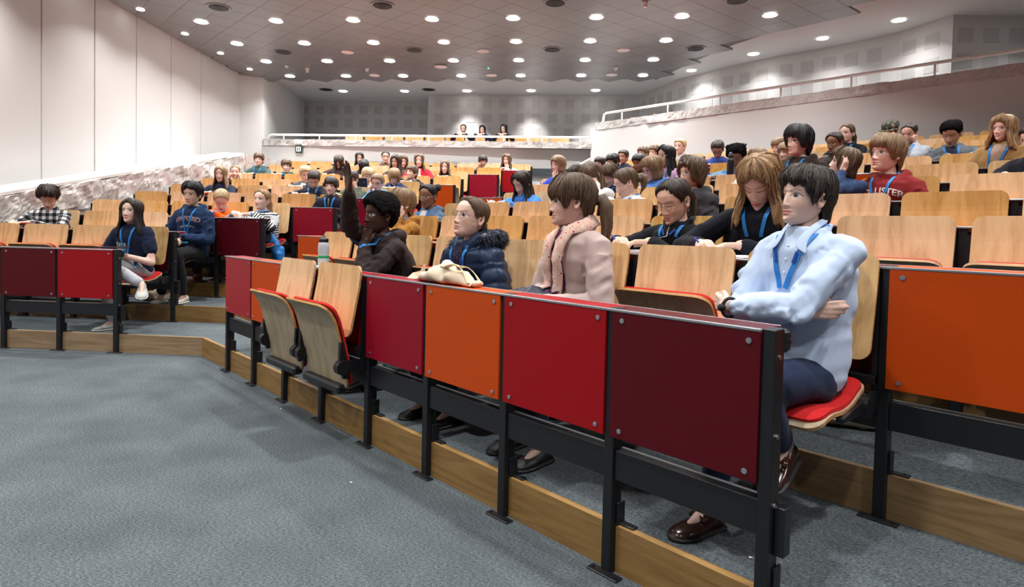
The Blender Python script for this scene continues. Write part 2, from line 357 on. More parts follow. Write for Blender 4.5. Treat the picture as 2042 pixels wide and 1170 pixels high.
rough_block('trim_201', CW + RD*.12 - Rn*.02, RE - Rn*.02, Rn, .30, 3.655, 3.83, 260, 4, .022, stone, seed=9)
# the rough stone cheek wall on the left with its white capping, rising with the tiers
S0 = Lo + LD*(-2.32*MOD)
def stone_at(x, y):
    d = ray(x, y); return CP + d*((S0-CP) @ LD/(d @ LD))
pa, pb = stone_at(0, 392), stone_at(490, 309)
tA, tB = (pa-S0) @ Ln, (pb-S0) @ Ln
sl = (pb[2]-pa[2])/(tB-tA); zA = pa[2] - sl*(tA+1.2)
rough_block('wall_stone', S0 + Ln*(-1.2), S0 + Ln*tB, -LD, .35, 0, zA, 230, 44, .045, stone, z0b=0, z1b=pb[2], seed=1)
mb = MB(); q0, q1 = S0 + Ln*(-1.2) - LD*.04, S0 + Ln*tB - LD*.04
mb.add([(q0[0], q0[1], zA+.0), (q1[0], q1[1], pb[2]+.0), tuple((q1-LD*.42)[:2])+(pb[2]+.0,), tuple((q0-LD*.42)[:2])+(zA+.0,),
        (q0[0], q0[1], zA+.04), (q1[0], q1[1], pb[2]+.04), tuple((q1-LD*.5)[:2])+(pb[2]+.05,), tuple((q0-LD*.5)[:2])+(zA+.05,)],
       [(0, 3, 2, 1), (4, 5, 6, 7), (0, 1, 5, 4), (1, 2, 6, 5), (2, 3, 7, 6), (3, 0, 4, 7)])
structure(mb.build('trim_202', railwhite))
# slab between the cheek wall and the panelled wall
mb = MB(); e0, e1 = S0 + Ln*(-1.2) - LD*.3, S0 + Ln*tB - LD*.3
mb.add([(e0[0], e0[1], zA), (e1[0], e1[1], pb[2]), (WLX-.1, e1[1]+.2, pb[2]), (WLX-.1, e0[1], zA), (e0[0], e0[1], 0), (e1[0], e1[1], 0), (WLX-.1, e1[1]+.2, 0), (WLX-.1, e0[1], 0)], [(0, 1, 2, 3), (0, 4, 5, 1), (1, 5, 6, 2), (2, 6, 7, 3), (3, 7, 4, 0)])
structure(mb.build('wall_ledge', white))
# the same stone turns and runs low behind the last row
NB = 9.15
kb = Lo + Ln*NB
k0 = onplane(560, 320, kb, Ln); k1 = onplane(1012, 322, kb, Ln)
rough_block('wall_stone', S0 + Ln*tB, np.array([k0[0], k0[1], 0]), (Ln*.8 - LD*.6), .3, 0, pb[2]+.02, 60, 40, .035, stone, z1b=k0[2], seed=5)
rough_block('wall_stone', np.array([k0[0], k0[1], 0]), np.array([k1[0], k1[1], 0]), Ln, .22, 0, k0[2], 170, 36, .03, stone, z1b=k1[2]-.02, seed=7)
slab('wall_end', white, k1 + LD*.01 - Ln*.01, k1 + LD*.16 - Ln*.01, Ln, .24, 0, k1[2]-.03)

# ceilings
E0 = Lo + Ln*9.68                                                   # far edge of the tiled ceiling
edge = [np.array(p) for p in ((3.36, 15.01), (3.78, 13.36), (4.21, 12.06), (4.63, 11.25), (5.29, 10.46), (5.29, 10.0), (5.3, 9.4), (5.9, 8.2), (7.2, 6.6), (11.2, 5.0))]
GA = np.array([1.1706, -.1195, 0])*1.2117; GB = np.array([.0503, 1.0943, 0])*1.2117; G0 = np.array([-4.7429, 9.3694, 0])*1.2117
mb = MB(); mb.box(-14, 12, -6.3, 24, 5.12, 5.3); structure(mb.build('ceiling', ceilplain))
poly = [(WLX-.05, -6.2), (11.2, -6.2), (11.2, 5.0)] + [tuple(p) for p in edge[::-1][1:]]
eA = E0 - LD*1.95
lip = [tuple((E0 + LD*t)[:2]) for t in (7.4,)] + [tuple(eA[:2]), (WLX-.05, eA[1]+.05)]
mb = MB(); mb.prism(poly + lip, 'z', CEIL+.03, CEIL+.07); cl = structure(mb.build('ceiling', simple('ceiling_joint', (.16, .16, .158), .5)))
def inside(p, pg):
    c = False; n = len(pg)
    for i in range(n):
        (x1, y1), (x2, y2) = pg[i], pg[(i+1) % n]
        if (y1 > p[1]) != (y2 > p[1]) and p[0] < (x2-x1)*(p[1]-y1)/(y2-y1)+x1: c = not c
    return c
ua, ub = GA/2, GB/2                    # half steps: the square tiles lie on their corners
tiles = []
pg = poly + lip
half = [(ua*.5)*.985, (ub*.5)*.985]
for ia in range(-20, 40):
    for ib in range(-40, 14):
        if (ia+ib) % 2: continue
        c = G0 + ua*(ia*.5+.5) + ub*(ib*.5)
        if not inside((c[0], c[1]), pg): 
            # saw-tooth row hanging over the far edge
            dn = (c - E0) @ Ln; dl = (c-E0) @ LD
            if not (0 <= dn < .17 and -.9 < dl < 8.4): continue
        if c[1] < 1: continue
        tiles.append(c)
def vis(c):
    v = np.array([c[0], c[1], CEIL]) - CP; z = v @ fw
    if z < .5: return -1
    x = 1021 + F_PX*(v @ rt)/z; y = CY - F_PX*(v @ up)/z
    return 1/z if (-40 < x < 2082 and -40 < y) else -1
tiles.sort(key=lambda c: -vis(c))
tm = MB(); pts = [ua*.497, ub*.497, -ua*.497, -ub*.497]
tm.add([(p[0], p[1], 0) for p in pts] + [(p[0]*.99, p[1]*.99, -.006) for p in pts] + [(p[0], p[1], .03) for p in pts],
       [(4, 7, 6, 5)] + [(4+i, 4+(i+1) % 4, (i+1) % 4, i) for i in range(4)] + [(i, (i+1) % 4, 8+(i+1) % 4, 8+i) for i in range(4)])
tme = tm.mesh('ceiling_tile', ceilmetal)
rest = MB()
for i, c in enumerate(tiles):
    if i < 300 and vis(c) > 0:
        o = bpy.data.objects.new('ceiling_tile', tme); link(o, cl); o.location = (c[0], c[1], CEIL + .012)
    else: rest.add([(v[0]+c[0], v[1]+c[1], v[2]+CEIL+.012) for v in tm.v], tm.f)
if rest.v: tag(rest.build('ceiling_tile_field', ceilmetal, cl), kind='stuff')
# acoustic walls of the balcony
def perf_wall(name, A, B, z0, z1, rows, first, size=.26, step=.47, k0=.3):
    A, B = np.array([*A, 0.]), np.array([*B, 0.]); d = B-A; L_ = np.linalg.norm(d); d /= L_; n = np.array([d[1], -d[0], 0])      # n faces the hall
    if n @ (CP - A) < 0: n = -n
    o = slab(name, perfwall, A, B, -n, .15, z0, z1); ang = math.atan2(d[1], d[0])
    x = k0
    while x < L_ - size*.6:
        for z in rows:
            if PM.get(size) is None:
                q = MB(); h = size/2
                q.add([(-h, 0, -h), (h, 0, -h), (h, 0, h), (-h, 0, h), (-h, .01, -h), (h, .01, -h), (h, .01, h), (-h, .01, h)], [(0, 1, 2, 3), (7, 6, 5, 4), (0, 4, 5, 1), (1, 5, 6, 2), (2, 6, 7, 3), (3, 7, 4, 0)]); PM[size] = q.mesh('perforated_square', perf)
            c = A + d*x + n*.006; e = bpy.data.objects.new('perforated_square', PM[size]); link(e, o); e.location = (c[0], c[1], z); e.rotation_euler = (0, 0, ang if (np.array([-d[1], d[0], 0]) @ n) < 0 else ang+math.pi)
        x += step
PM = {}
bk = lambda x, n_: tuple(onplane(x, 230, Lo + Ln*n_, Ln)[:2])
rws = [3.62, 4.03, 4.44, 4.85]
perf_wall('wall_acoustic', bk(590, 13.3), bk(862, 13.3), 2.5, 5.2, rws, 0)
perf_wall('wall_acoustic', bk(855, 12.25), bk(1275, 12.25), 2.5, 5.2, rws, 0)
a_ = bk(855, 12.25); mb = MB(); mb.box(a_[0]-.02, a_[0]+.1, a_[1], a_[1]+1.4, 2.5, 5.2); structure(mb.build('wall_return', perfwall))
c_ = bk(1275, 12.25); pl = [c_, (4.05, 15.75), (4.75, 14.55), (5.6, 13.45), (6.5, 12.55), (7.15, 11.7), (7.5, 10.75), (11.3, 10.6)]
for a, c in zip(pl[:-1], pl[1:]): perf_wall('wall_acoustic', a, c, 2.5, 5.2, [3.9, 4.34, 4.78], 0, k0=.22, step=.43)
# balcony floors
mb = MB(); V = [LE + Ln*.1, CW + Ln*.1, np.array([*c_, 0]) + Ln*.3, np.array([*bk(600, 13.6), 0])]
mb.add([(v[0], v[1], 2.75) for v in V] + [(v[0], v[1], 2.6) for v in V], [(0, 1, 2, 3), (7, 6, 5, 4)] + [(i, 4+i, 4+(i+1) % 4, (i+1) % 4) for i in range(4)]); structure(mb.build('floor', carpet))
mb = MB(); V = [CW + Rn*.1, RE + Rn*.1, np.array([11.3, 10.7, 0]), np.array([*c_, 0])]
mb.add([(v[0], v[1], 3.1) for v in V] + [(v[0], v[1], 2.95) for v in V], [(0, 1, 2, 3), (7, 6, 5, 4)] + [(i, 4+i, 4+(i+1) % 4, (i+1) % 4) for i in range(4)]); structure(mb.build('floor', carpet))
# handrails
def rail(name, label, A, B, z, nrm, sp, foot):
    A, B = np.asarray(A, float), np.asarray(B, float); L_ = np.linalg.norm(B-A); d = (B-A)/L_; e = tag(empty(name, (A[0], A[1], foot)), label, 'railing')
    def P(p, zz): return (p[0]-A[0], p[1]-A[1], zz-foot)
    mb = MB(); mb.tube([P(A, foot+.02), P(A + d*.03, z-.03), P(A + d*.1, z), P(B, z)], .028, 10); mb.build('handrail', railwhite, e, smooth=True)
    t = .45*sp
    while t < L_:
        mb = MB(); mb.tube([P(A + d*t, foot-.02), P(A + d*t, z-.02)], .018, 8); mb.build('baluster', railwhite, e, smooth=True); t += sp
rail('balcony_railing', 'white tubular railing above the straight balcony front at the back', LE + LD*.08 + Ln*.12, CW - LD*.05 + Ln*.12, 3.51, Ln, .93, 3.385)
rail('balcony_railing', 'white tubular railing climbing along the long balcony on the right', CW + RD*.25 + Rn*.12, RE + Rn*.12, 4.05, Rn, 1.22, 3.83)
h0, h1 = onplane(1148, 333, Lo + Ln*9.1, Ln), onplane(1177, 317, Lo + Ln*9.1, Ln)
e = tag(empty('stair_handrail', h0), 'short white slanting handrail where the aisle meets the balcony corner', 'handrail')
mb = MB(); mb.tube([(0, 0, 0), tuple(h1-h0)], .028, 10); mb.build('handrail', railwhite, e, smooth=True)
mb = MB(); mb.tube([tuple((h1-h0)*.6), tuple((h1-h0)*.6 + np.array([.15, .3, -.05]))], .012, 8); mb.build('bracket', railwhite, e, smooth=True)

# ------------------------------------------------------------------ lamps and fittings in the ceiling
ring_m = MB()
for k in range(20):
    a0, a1 = 2*math.pi*k/20, 2*math.pi*(k+1)/20
    q = lambda a, r_, z: (r_*math.cos(a), r_*math.sin(a), z)
    ring_m.add([q(a0, .105, 0), q(a1, .105, 0), q(a1, .125, -.008), q(a0, .125, -.008), q(a0, .135, 0), q(a1, .135, 0)], [(0, 3, 2, 1), (3, 4, 5, 2)])
ring_me = ring_m.mesh('trim_ring', railwhite)
dm = MB(); dm.cyl((0, 0, -.006), (0, 0, 1), .105, .012, 20); lens_me = dm.mesh('lens', lens)
ORD = ['first', 'second', 'third', 'fourth', 'fifth', 'sixth', 'seventh', 'eighth', 'ninth', 'tenth', 'eleventh', 'twelfth', 'thirteenth', 'fourteenth', 'fifteenth', 'sixteenth', 'seventeenth']
def downlight(p, label, sc=1.0, power=None, group=None, size=.2, spread=2.1):
    e = tag(empty('downlight', p), label, 'lamp', group); e.scale = (sc, sc, 1)
    link(bpy.data.objects.new('trim_ring', ring_me), e); link(bpy.data.objects.new('lens', lens_me), e)
    ld = bpy.data.lights.new('lamp', 'AREA'); ld.shape = 'DISK'; ld.size = size; ld.energy = power or LAMP_W; ld.color = (1.0, .985, .965); ld.spread = spread
    lo = bpy.data.objects.new('lamp', ld); link(lo, e); lo.location = (0, 0, -.014); lo.visible_camera = True
    return e
rowname = {0: 'nearest visible row', 1: 'second row from the front', 2: 'third row from the front', 3: 'row next to the saw-toothed ceiling edge'}
for k in range(-9, 4):
    for i in range(-1, 10):
        c = G0 + GA*i + GB*k
        if c[0] < WLX+.4 or c[0] > 10.5 or c[1] < -5: continue
        if not inside((c[0]+.15, c[1]+.1), pg) or not inside((c[0]-.1, c[1]), pg): continue
        v = vis(c) > 0
        if not v and (i % 2 or k % 2 == 0): continue          # the stage side keeps every second lamp
        if v: lab = 'round ceiling downlight, %s from the left in the %s' % (ORD[max(i, 0)], rowname.get(k, 'row over the stage'))
        else: lab = 'round ceiling downlight over the lecture floor, out of the photograph'
        downlight((c[0], c[1], CEIL-.0005), lab, 1.0, LAMP_W*(1 if v else 2.0), None if v else 'downlights over the lecture floor')
for q, (x, y) in enumerate([(684, 182), (807, 182), (931, 181.5), (1059, 181), (1188, 180.5)]):
    p = atz(x, y, 5.11); downlight(p, 'round downlight over the back balcony, %s from the left' % ORD[q], 1.0, LAMP_W*.9, spread=1.25)
WASHM = []
for q, (x, y) in enumerate([(280, 19), (369, 68), (440, 107), (498, 138)]):
    p = atz(x, y, CEIL); WASHM.append(p)
wd = (WASHM[3]-WASHM[0])/3
for q in range(-6, 4):
    p = WASHM[0] + wd*q; lab = ('small wall-washing downlight beside the panelled wall, %s from the front' % ORD[q]) if q >= 0 else 'small wall-washing downlight beside the panelled wall, out of the photograph'
    e = tag(empty('wall_washer', (p[0], p[1], CEIL-.0005)), lab, 'lamp', None if q >= 0 else 'wall washers over the lecture floor'); e.scale = (.55, .55, 1)
    link(bpy.data.objects.new('trim_ring', ring_me), e); link(bpy.data.objects.new('lens', lens_me), e)
    ld = bpy.data.lights.new('lamp', 'SPOT'); ld.energy = WASH_W; ld.spot_size = .95; ld.spot_blend = .55; ld.shadow_soft_size = .04; ld.color = (1, .975, .945)
    lo = bpy.data.objects.new('lamp', ld); link(lo, e); lo.location = (0, 0, -.02); lo.rotation_euler = (0, math.radians(-4), 0)
# downlights over the right-hand balcony, close to its curved wall
for q, (x, y) in enumerate([(4.15, 14.75), (5.05, 13.3), (5.95, 12.15), (6.75, 11.05), (8.3, 9.6)]):
    downlight((x, y, 5.115), 'round downlight above the right balcony walkway, hidden by the ceiling edge', 1.0, LAMP_W*.6, 'downlights above the right balcony')
def vent(x, y, z, label):
    p = atz(x, y, z); e = tag(empty('air_vent', p), label, 'vent')
    mb = MB(); mb.cyl((0, 0, -.004), (0, 0, 1), .20, .008, 24); mb.build('ring', ceilmetal, e)
    mb = MB(); mb.cyl((0, 0, -.010), (0, 0, 1), .155, .006, 24); mb.build('opening', ventdark, e)
    for k, r_ in enumerate((.12, .08)):
        mb = MB()
        for t in range(18):
            a0, a1 = 2*math.pi*t/18, 2*math.pi*(t+1)/18
            mb.add([(r_*math.cos(a0), r_*math.sin(a0), -.014), (r_*math.cos(a1), r_*math.sin(a1), -.014), ((r_-.02)*math.cos(a1), (r_-.02)*math.sin(a1), -.011), ((r_-.02)*math.cos(a0), (r_-.02)*math.sin(a0), -.011)], [(0, 1, 2, 3)])
        mb.build('blade', black, e)
for i, (x, y) in enumerate([(436, 15), (763, 11), (1107, 6), (1470, 1)]): vent(x, y, CEIL, 'round dark air vent in the front ceiling row, %s from the left' % ORD[i])
for i, (x, y) in enumerate([(565, 104), (826, 100), (1101, 99), (1387, 97)]): vent(x, y, CEIL, 'round dark air vent in the middle ceiling row, %s from the left' % ORD[i])
for i, (x, y) in enumerate([(650, 178.5), (855, 178.5)]): vent(x, y, 5.12, 'round dark air vent over the back balcony, %s of two' % ORD[i])
def disc(x, y, label, r_=.13):
    p = atz(x, y, CEIL); e = tag(empty('ceiling_speaker', p), label, 'speaker')
    mb = MB(); mb.cyl((0, 0, -.006), (0, 0, 1), r_, .01, 24); mb.build('frame', railwhite, e)
    mb = MB(); mb.cyl((0, 0, -.010), (0, 0, 1), r_*.85, .006, 24); mb.build('grille', ceilplain, e)
for i, (x, y) in enumerate([(693, 104), (963, 102), (1243, 100)]): disc(x, y, 'pale round ceiling speaker in the middle of the ceiling, %s from the left' % ORD[i])
for i, (x, y) in enumerate([(747, 150), (980, 150), (1220, 149)]): disc(x, y, 'pale round ceiling speaker near the saw-toothed edge, %s from the left' % ORD[i])
for i, (x, y, h_) in enumerate([(1287, 5, .09), (572, 131, .05), (613, 136, .12), (732, 137, .08), (1228, 134, .08)]):
    p = atz(x, y, CEIL); e = tag(empty('smoke_detector', p), 'small white ceiling detector, %s' % ['at the top edge of the photograph', 'flat one nearest the panelled wall', 'long one left of the aisle', 'small one left of the white access point', 'rightmost near the ceiling edge'][i], 'detector')
    mb = MB(); mb.cyl((0, 0, -.012), (0, 0, 1), .05, .012, 16); mb.build('base', railwhite, e, smooth=False)
    mb = MB(); mb.cyl((0, 0, -.012-h_*.7), (0, 0, 1), .03, h_*.7, 14, .042); mb.build('sensor', railwhite, e)
p = atz(879, 131, CEIL); e = tag(empty('access_point', p), 'white oval wireless access point in the middle of the ceiling', 'access point')
mb = MB(); mb.ball((0, 0, -.02), (.15, .11, .035), 20, 8); mb.build('housing', railwhite, e, smooth=True)
mb = MB(); mb.cyl((.02, 0, -.058), (0, 0, 1), .008, .006, 8); mb.build('indicator', simple('led_blue', (.1, .2, 1), .4, emis=((.15, .3, 1), 3)), e)
p = atz(974, 136, CEIL); e = tag(empty('indicator_lamp', p), 'tiny green indicator light in the ceiling', 'indicator')
mb = MB(); mb.cyl((0, 0, -.014), (0, 0, 1), .014, .014, 10); mb.build('lens', simple('led_green', (.1, 1, .2), .4, emis=((.1, 1, .25), 2)), e)
# emergency light and exit sign on the back wall
p = onplane(597, 298, Lw, Ln) - Ln*.0; e = tag(empty('exit_sign', p - Ln*.02, rotz('L')), 'small dark green emergency sign with white arrow on the back wall', 'sign')
g_ = simple('sign_green', (.004, .045, .03), .4); w_ = simple('sign_white', (.85, .87, .85), .5, emis=((.8, .9, .85), .25))
mb = MB(); mb.cbox(-.085, .085, -.03, .02, -.09, .09, .006); mb.build('housing', g_, e)
mb = MB(); mb.box(-.058, -.034, -.034, -.029, -.055, .06); mb.box(.034, .058, -.034, -.029, -.055, .06); mb.box(-.058, .058, -.034, -.029, .04, .062); mb.box(-.01, .01, -.034, -.029, -.045, .03)
mb.prism([(-.03, -.035), (.03, -.035), (0, -.07)], 'y', -.034, -.029); mb.build('arrow_symbol', w_, e)
p2 = onplane(596, 284.5, Lw, Ln); e = tag(empty('emergency_lamp', p2 - Ln*.02, rotz('L')), 'twin-headed white emergency lamp above the green sign', 'lamp')
mb = MB(); mb.cbox(-.09, .09, -.03, .02, -.05, .05, .01); mb.build('housing', railwhite, e)
for s in (-.045, .045):
    mb = MB(); mb.cyl((s, -.03, 0), (0, -1, 0), .032, .03, 14); mb.build('lamp_head', railwhite, e)

# ------------------------------------------------------------------ who sits where (measured from the photograph)
FAIR, LIGHT, TAN, BROWN, DARK = (.76, .505, .41), (.68, .43, .325), (.50, .29, .195), (.26, .13, .075), (.068, .031, .020)
BLK, DKB, BRN, LTB, BLD, STR = (.007, .006, .007), (.027, .016, .011), (.100, .060, .033), (.245, .155, .080), (.48, .345, .19), (.31, .18, .085)
NAVY, BLACKC, GREY, WHITEC = (.008, .013, .035), (.006, .006, .008), (.10, .11, .125), (.72, .70, .69)
LBLUE = (.02, .23, .62)
PEOPLE = []
def P(i, b, r, x, y, h, turn, pitch, skin, hair, top, label, **k):
    PEOPLE.append(dict(i=i, b=b, r=r, x=x, y=y, h=h, turn=turn, pitch=pitch, skin=skin, hair=hair, top=top, label=label, **k))
# hair = (style, colour); top = (kind, colour)
P(1, 'L', 2, 97, 394, 54, 8, 28, LIGHT, ('curly', DKB), ('plaid', (.5, .5, .5)), 'person in a black and white checked shirt looking down beside the stone wall', arms='desk')
P(2, 'L', 1, 262, 421, 50, 28, -8, FAIR, ('long', DKB), ('tee', NAVY), 'person with long dark hair in a navy T-shirt sitting cross-legged with a tablet', arms='lap2', lan=1, pants=(.40, .41, .44), legs='crossed', shoes=(.38, .38, .37))
P(3, 'L', 2, 383, 387, 50, 28, 2, LIGHT, ('thick', BLK), ('hoodie', (.013, .032, .085)), 'person in a navy hoodie lettered OXFORD across the chest', arms='lap', lan=2, pants=(.012, .012, .015), shoes=(.55, .5, .42))
P(4, 'L', 3, 441, 398, 44, 2, 38, FAIR, ('pony', BLD), ('sweat', (.80, .12, .008)), 'person in a bright orange sweatshirt bent over a dark red desk panel', arms='desk', lan=1, pants=(.04, .04, .045), shoes=(.45, .03, .03))
P(5, 'L', 3, 522, 398, 44, 32, -6, FAIR, ('pony', STR), ('stripe', (.5, .5, .5)), 'person in a black and white striped top writing with a blue jacket on the lap', arms='write', lan=1, pants=(.02, .025, .05))
P(6, 'L', 5, 440, 347, 33, 16, 0, FAIR, ('long', LTB), ('sweat', (.02, .028, .06)), 'person with long light brown hair and a navy jumper below the stone wall', arms='desk')
P(7, 'L', 7, 469, 343, 27, 4, 0, FAIR, ('tied', LTB), ('sweat', NAVY), 'small child resting both cheeks on the fists beside the stone wall', arms='cheeks', sb=.85)
P(8, 'L', 8, 516, 318, 31, 12, -4, FAIR, ('fringe', BRN), ('hoodie', (.055, .10, .095)), 'tall person in a grey-green hoodie highest beside the stone wall', arms='desk', lan=1)
P(9, 'L', 8, 571, 331, 30, 6, 2, FAIR, ('fringe', BRN), ('hoodie', (.01, .075, .045)), 'person with a dark fringe in a green and navy hoodie with blue lanyard', arms='desk', lan=1)
P(10, 'L', 6, 609, 347, 35, -14, 16, FAIR, ('short', BLD), ('jacket', (.07, .075, .09)), 'blond person in a grey jacket behind an open white notebook', arms='desk')
P(11, 'L', 5, 626, 358, 37, 4, 34, LIGHT, ('short', DKB), ('hoodie', (.010, .012, .02)), 'person in a black hoodie bending low to write with a white pen', arms='write', lan=1)
P(12, 'L', 4, 660, 371, 37, 16, 0, FAIR, ('fringe', DKB), ('zip', (.012, .014, .028)), 'person in a navy zip top with pale blue lanyard behind a crimson desk panel', arms='lap', lan=1, pants=(.22, .23, .24))
P(13, 'L', 8, 676, 323, 32, 8, 42, LIGHT, ('curtain', DKB), ('sweat', (.06, .03, .028)), 'person whose very long dark hair hangs round the lowered face', arms='write')
P(14, 'L', 10, 717, 315, 27, 0, 6, LIGHT, ('long', BLK), ('sweat', (.5, .5, .5)), 'person with black hair at the very back behind the bowed black head', arms='desk')
P(15, 'L', 8, 726, 331, 32, 10, 58, LIGHT, ('curtain', BLK), ('hoodie', BLACKC), 'person bowed so low that only black hair and a black jacket show', arms='desk')
P(16, 'L', 10, 769, 313, 25, 0, 4, LIGHT, ('tied', BLK), ('jacket', (.13, .075, .045)), 'person with dark hair tied up and a brown jacket in the last row', arms='desk')
P(17, 'L', 8, 789, 323, 32, 20, 4, TAN, ('wavy', DKB), ('hoodie', (.075, .045, .03)), 'person with wavy dark brown hair and a brown jacket turned to the left', arms='desk')
P(18, 'L', 9, 804, 322, 25, -6, 6, LIGHT, ('wavy', BRN), ('sweat', (.05, .035, .03)), 'person with long brown hair half hidden behind the brown jacket', arms='desk')
P(19, 'L', 8, 836, 320, 30, 6, 2, FAIR, ('long', BRN), ('jacket', (.62, .012, .03)), 'person with long brown hair and a bright red jacket', arms='desk')
P(20, 'L', 5, 701, 358, 35, 34, 10, LIGHT, ('short', DKB), ('hoodie', (.075, .085, .06)), 'person with glasses in an olive hoodie leaning the cheek on a fist', arms='cheekL', lan=1, glasses=BLK)
P(21, 'L', 6, 733, 350, 33, -16, 16, FAIR, ('bowl', BLD), ('sweat', (.6, .6, .58)), 'person with a blond bowl cut behind a navy laptop', arms='desk')
P(22, 'L', 5, 753, 364, 35, 22, 12, FAIR, ('short', LTB), ('hoodie', (.12, .38, .72)), 'person with glasses in a sky blue hoodie leaning on the raised hand', arms='cheekR', glasses=BLK)
P(23, 'L', 6, 786, 352, 37, 4, 26, FAIR, ('bobboy', LTB), ('hoodie', (.012, .022, .075)), 'person with chin-length fair hair in a navy hoodie reading a paper', arms='desk', lan=1)
P(24, 'L', 7, 821, 344, 33, 40, -10, FAIR, ('fringe', BRN), ('hoodie', (.008, .010, .016)), 'person in a black hoodie looking up to the left next to a red jacket', arms='desk', lan=1)
P(25, 'L', 8, 887, 333, 32, 4, 2, FAIR, ('long', BRN), ('jacket', (.045, .052, .032)), 'person in an olive parka with yellow lining above an orange desk panel', arms='desk', lan=1)
P(26, 'L', 10, 963, 322, 25, -8, 8, TAN, ('fringe', DKB), ('sweat', NAVY), 'person in dark blue leaning on one hand in the last row', arms='cheekR', lan=1)
P(27, 'L', 10, 1010, 319, 27, 10, 0, LIGHT, ('wavy', BRN), ('sweat', (.66, .62, .62)), 'person in white with long brown hair at the aisle end of the last row', arms='chin')
P(29, 'R', 1, 757, 428, 80, 60, -4, DARK, ('afro', BLK), ('hoodie', (.030, .020, .020)), 'person in a dark brown hoodie raising one arm high above the head', arms='raise', lan=1, noff=-.42)
P(30, 'R', 2, 800, 406, 60, 62, -6, FAIR, ('bobshort', LTB), ('hoodie', (.34, .155, .03)), 'person in a mustard hoodie resting the cheek on a fist', arms='cheekL', lan=1)
P(31, 'R', 3, 853, 391, 58, 30, 6, BROWN, ('bun', BLK), ('hoodie', (.075, .125, .21)), 'person with round glasses, a hair bun and a pale denim-blue hooded jacket', arms='desk', lan=1, glasses=(.5, .45, .4))
P(32, 'R', 1, 938, 434, 84, 48, -14, FAIR, ('tied', BRN), ('puffer', (.013, .026, .062)), 'person in a navy padded coat with fur collar looking upward', arms='lap', lan=1, glasses=(.45, .3, .25), noff=-.36)
P(33, 'R', 1, 1140, 400, 102, 84, 0, FAIR, ('ponyfringe', BRN), ('cardigan', (.52, .40, .37)), 'person in a pale pink cardigan and flowered scarf seen in profile', arms='lapjacket', noff=-.34)
P(34, 'R', 4, 1040, 364, 54, 40, 28, LIGHT, ('long', DKB), ('sweat', (.06, .22, .64)), 'person with very long dark hair in a light blue jumper writing', arms='write', lan=1)
P(35, 'R', 6, 1113, 329, 40, 44, 0, FAIR, ('bob', LTB), ('sweat', (.015, .05, .50)), 'person in a royal blue sweatshirt with the chin on one fist', arms='chin')
P(36, 'R', 5, 1150, 347, 38, 60, 40, LIGHT, ('long', DKB), ('sweat', (.02, .02, .05)), 'person of whom only dark hair shows behind the profile with the ponytail', arms='desk')
P(37, 'R', 4, 1178, 350, 50, 48, 40, FAIR, ('long', BRN), ('sweat', (.70, .68, .65)), 'person in a cream jumper shading the bowed face with one hand', arms='forehead')
P(38, 'R', 4, 1248, 364, 54, 82, 22, FAIR, ('claw', BRN), ('sweat', (.72, .71, .71)), 'person in a white sweatshirt with hair clipped up, seen in profile', arms='desk', lan=1)
P(39, 'R', 5, 1215, 350, 44, 34, 24, FAIR, ('fringe', BRN), ('sweat', NAVY), 'person with a swept brown fringe looking down in dark blue', arms='desk', lan=1)
P(40, 'R', 7, 1196, 327, 28, 34, -4, FAIR, ('fringe', DKB), ('sweat', (.10, .11, .16)), 'small person with brown fringe at the aisle end of the right block', arms='desk', sb=.9)
P(41, 'R', 6, 1222, 324, 31, 40, 16, TAN, ('thick', BLK), ('sweat', (.05, .05, .06)), 'person with thick black hair and glasses bending forward', arms='desk', glasses=BLK)
P(42, 'R', 8, 1243, 313, 28, 30, 2, TAN, ('short', DKB), ('jacket', (.02, .026, .05)), 'person with short black hair in a navy and white jacket below the balcony wall', arms='desk')
P(43, 'R', 7, 1275, 326, 36, 40, 10, BROWN, ('thick', BLK), ('sweat', (.02, .02, .06)), 'person with black hair and brown skin smiling behind the blond bob', arms='cheekR')
P(44, 'R', 9, 1282, 306, 27, 38, 6, FAIR, ('curly', BRN), ('sweat', (.1, .1, .12)), 'person with short brown hair and glasses against the balcony wall', arms='desk', glasses=BLK)
P(45, 'R', 10, 1304, 303, 26, 38, 8, FAIR, ('curly', BRN), ('sweat', (.1, .1, .12)), 'person with curly brown hair half hidden by long black hair', arms='desk')
P(46, 'R', 6, 1328, 311, 42, 44, 2, LIGHT, ('long', BLK), ('sweat', (.46, .30, .46)), 'person with long black hair and glasses in a lilac top', arms='desk', lan=1, glasses=(.4, .35, .35))
P(47, 'R', 5, 1300, 336, 50, 54, 18, FAIR, ('bob', LTB), ('hoodie', (.07, .18, .50)), 'person with a fair bob and dark glasses in a blue hoodie', arms='desk', glasses=(.02, .02, .09))
P(48, 'R', 9, 1356, 292, 31, 30, 0, FAIR, ('short', BLD), ('hoodie', (.48, .40, .32)), 'blond person in a beige hoodie against the balcony wall', arms='desk', lan=1)
P(49, 'R', 3, 1378, 346, 64, 46, -4, FAIR, ('wavybob', BRN), ('hoodie', (.035, .033, .038)), 'tall person with wavy brown hair and glasses in a charcoal hoodie', arms='lap', glasses=(.25, .22, .22))
P(50, 'R', 2, 1343, 400, 84, 38, 20, LIGHT, ('pony', DKB), ('zip', (.007, .007, .009)), 'person with glasses and hoop earring in a black zip top writing', arms='write', lan=1, glasses=(.28, .16, .15), noff=-.44)
P(51, 'R', 8, 1431, 298, 34, 4, 34, TAN, ('short', DKB), ('jacket', (.03, .06, .26)), 'person in a blue and orange jacket looking down below the balcony wall', arms='desk', glasses=BLK)
P(52, 'R', 6, 1468, 311, 46, 14, 28, BROWN, ('braids', BLK), ('denim', (.12, .27, .48)), 'person with braided hair in a pale denim shirt writing behind a black flask', arms='write')
P(54, 'R', 5, 1511, 318, 46, 44, 8, FAIR, ('long', LTB), ('hoodie', (.62, .54, .44)), 'person with fair hair and a cream top behind the black flask', arms='desk')
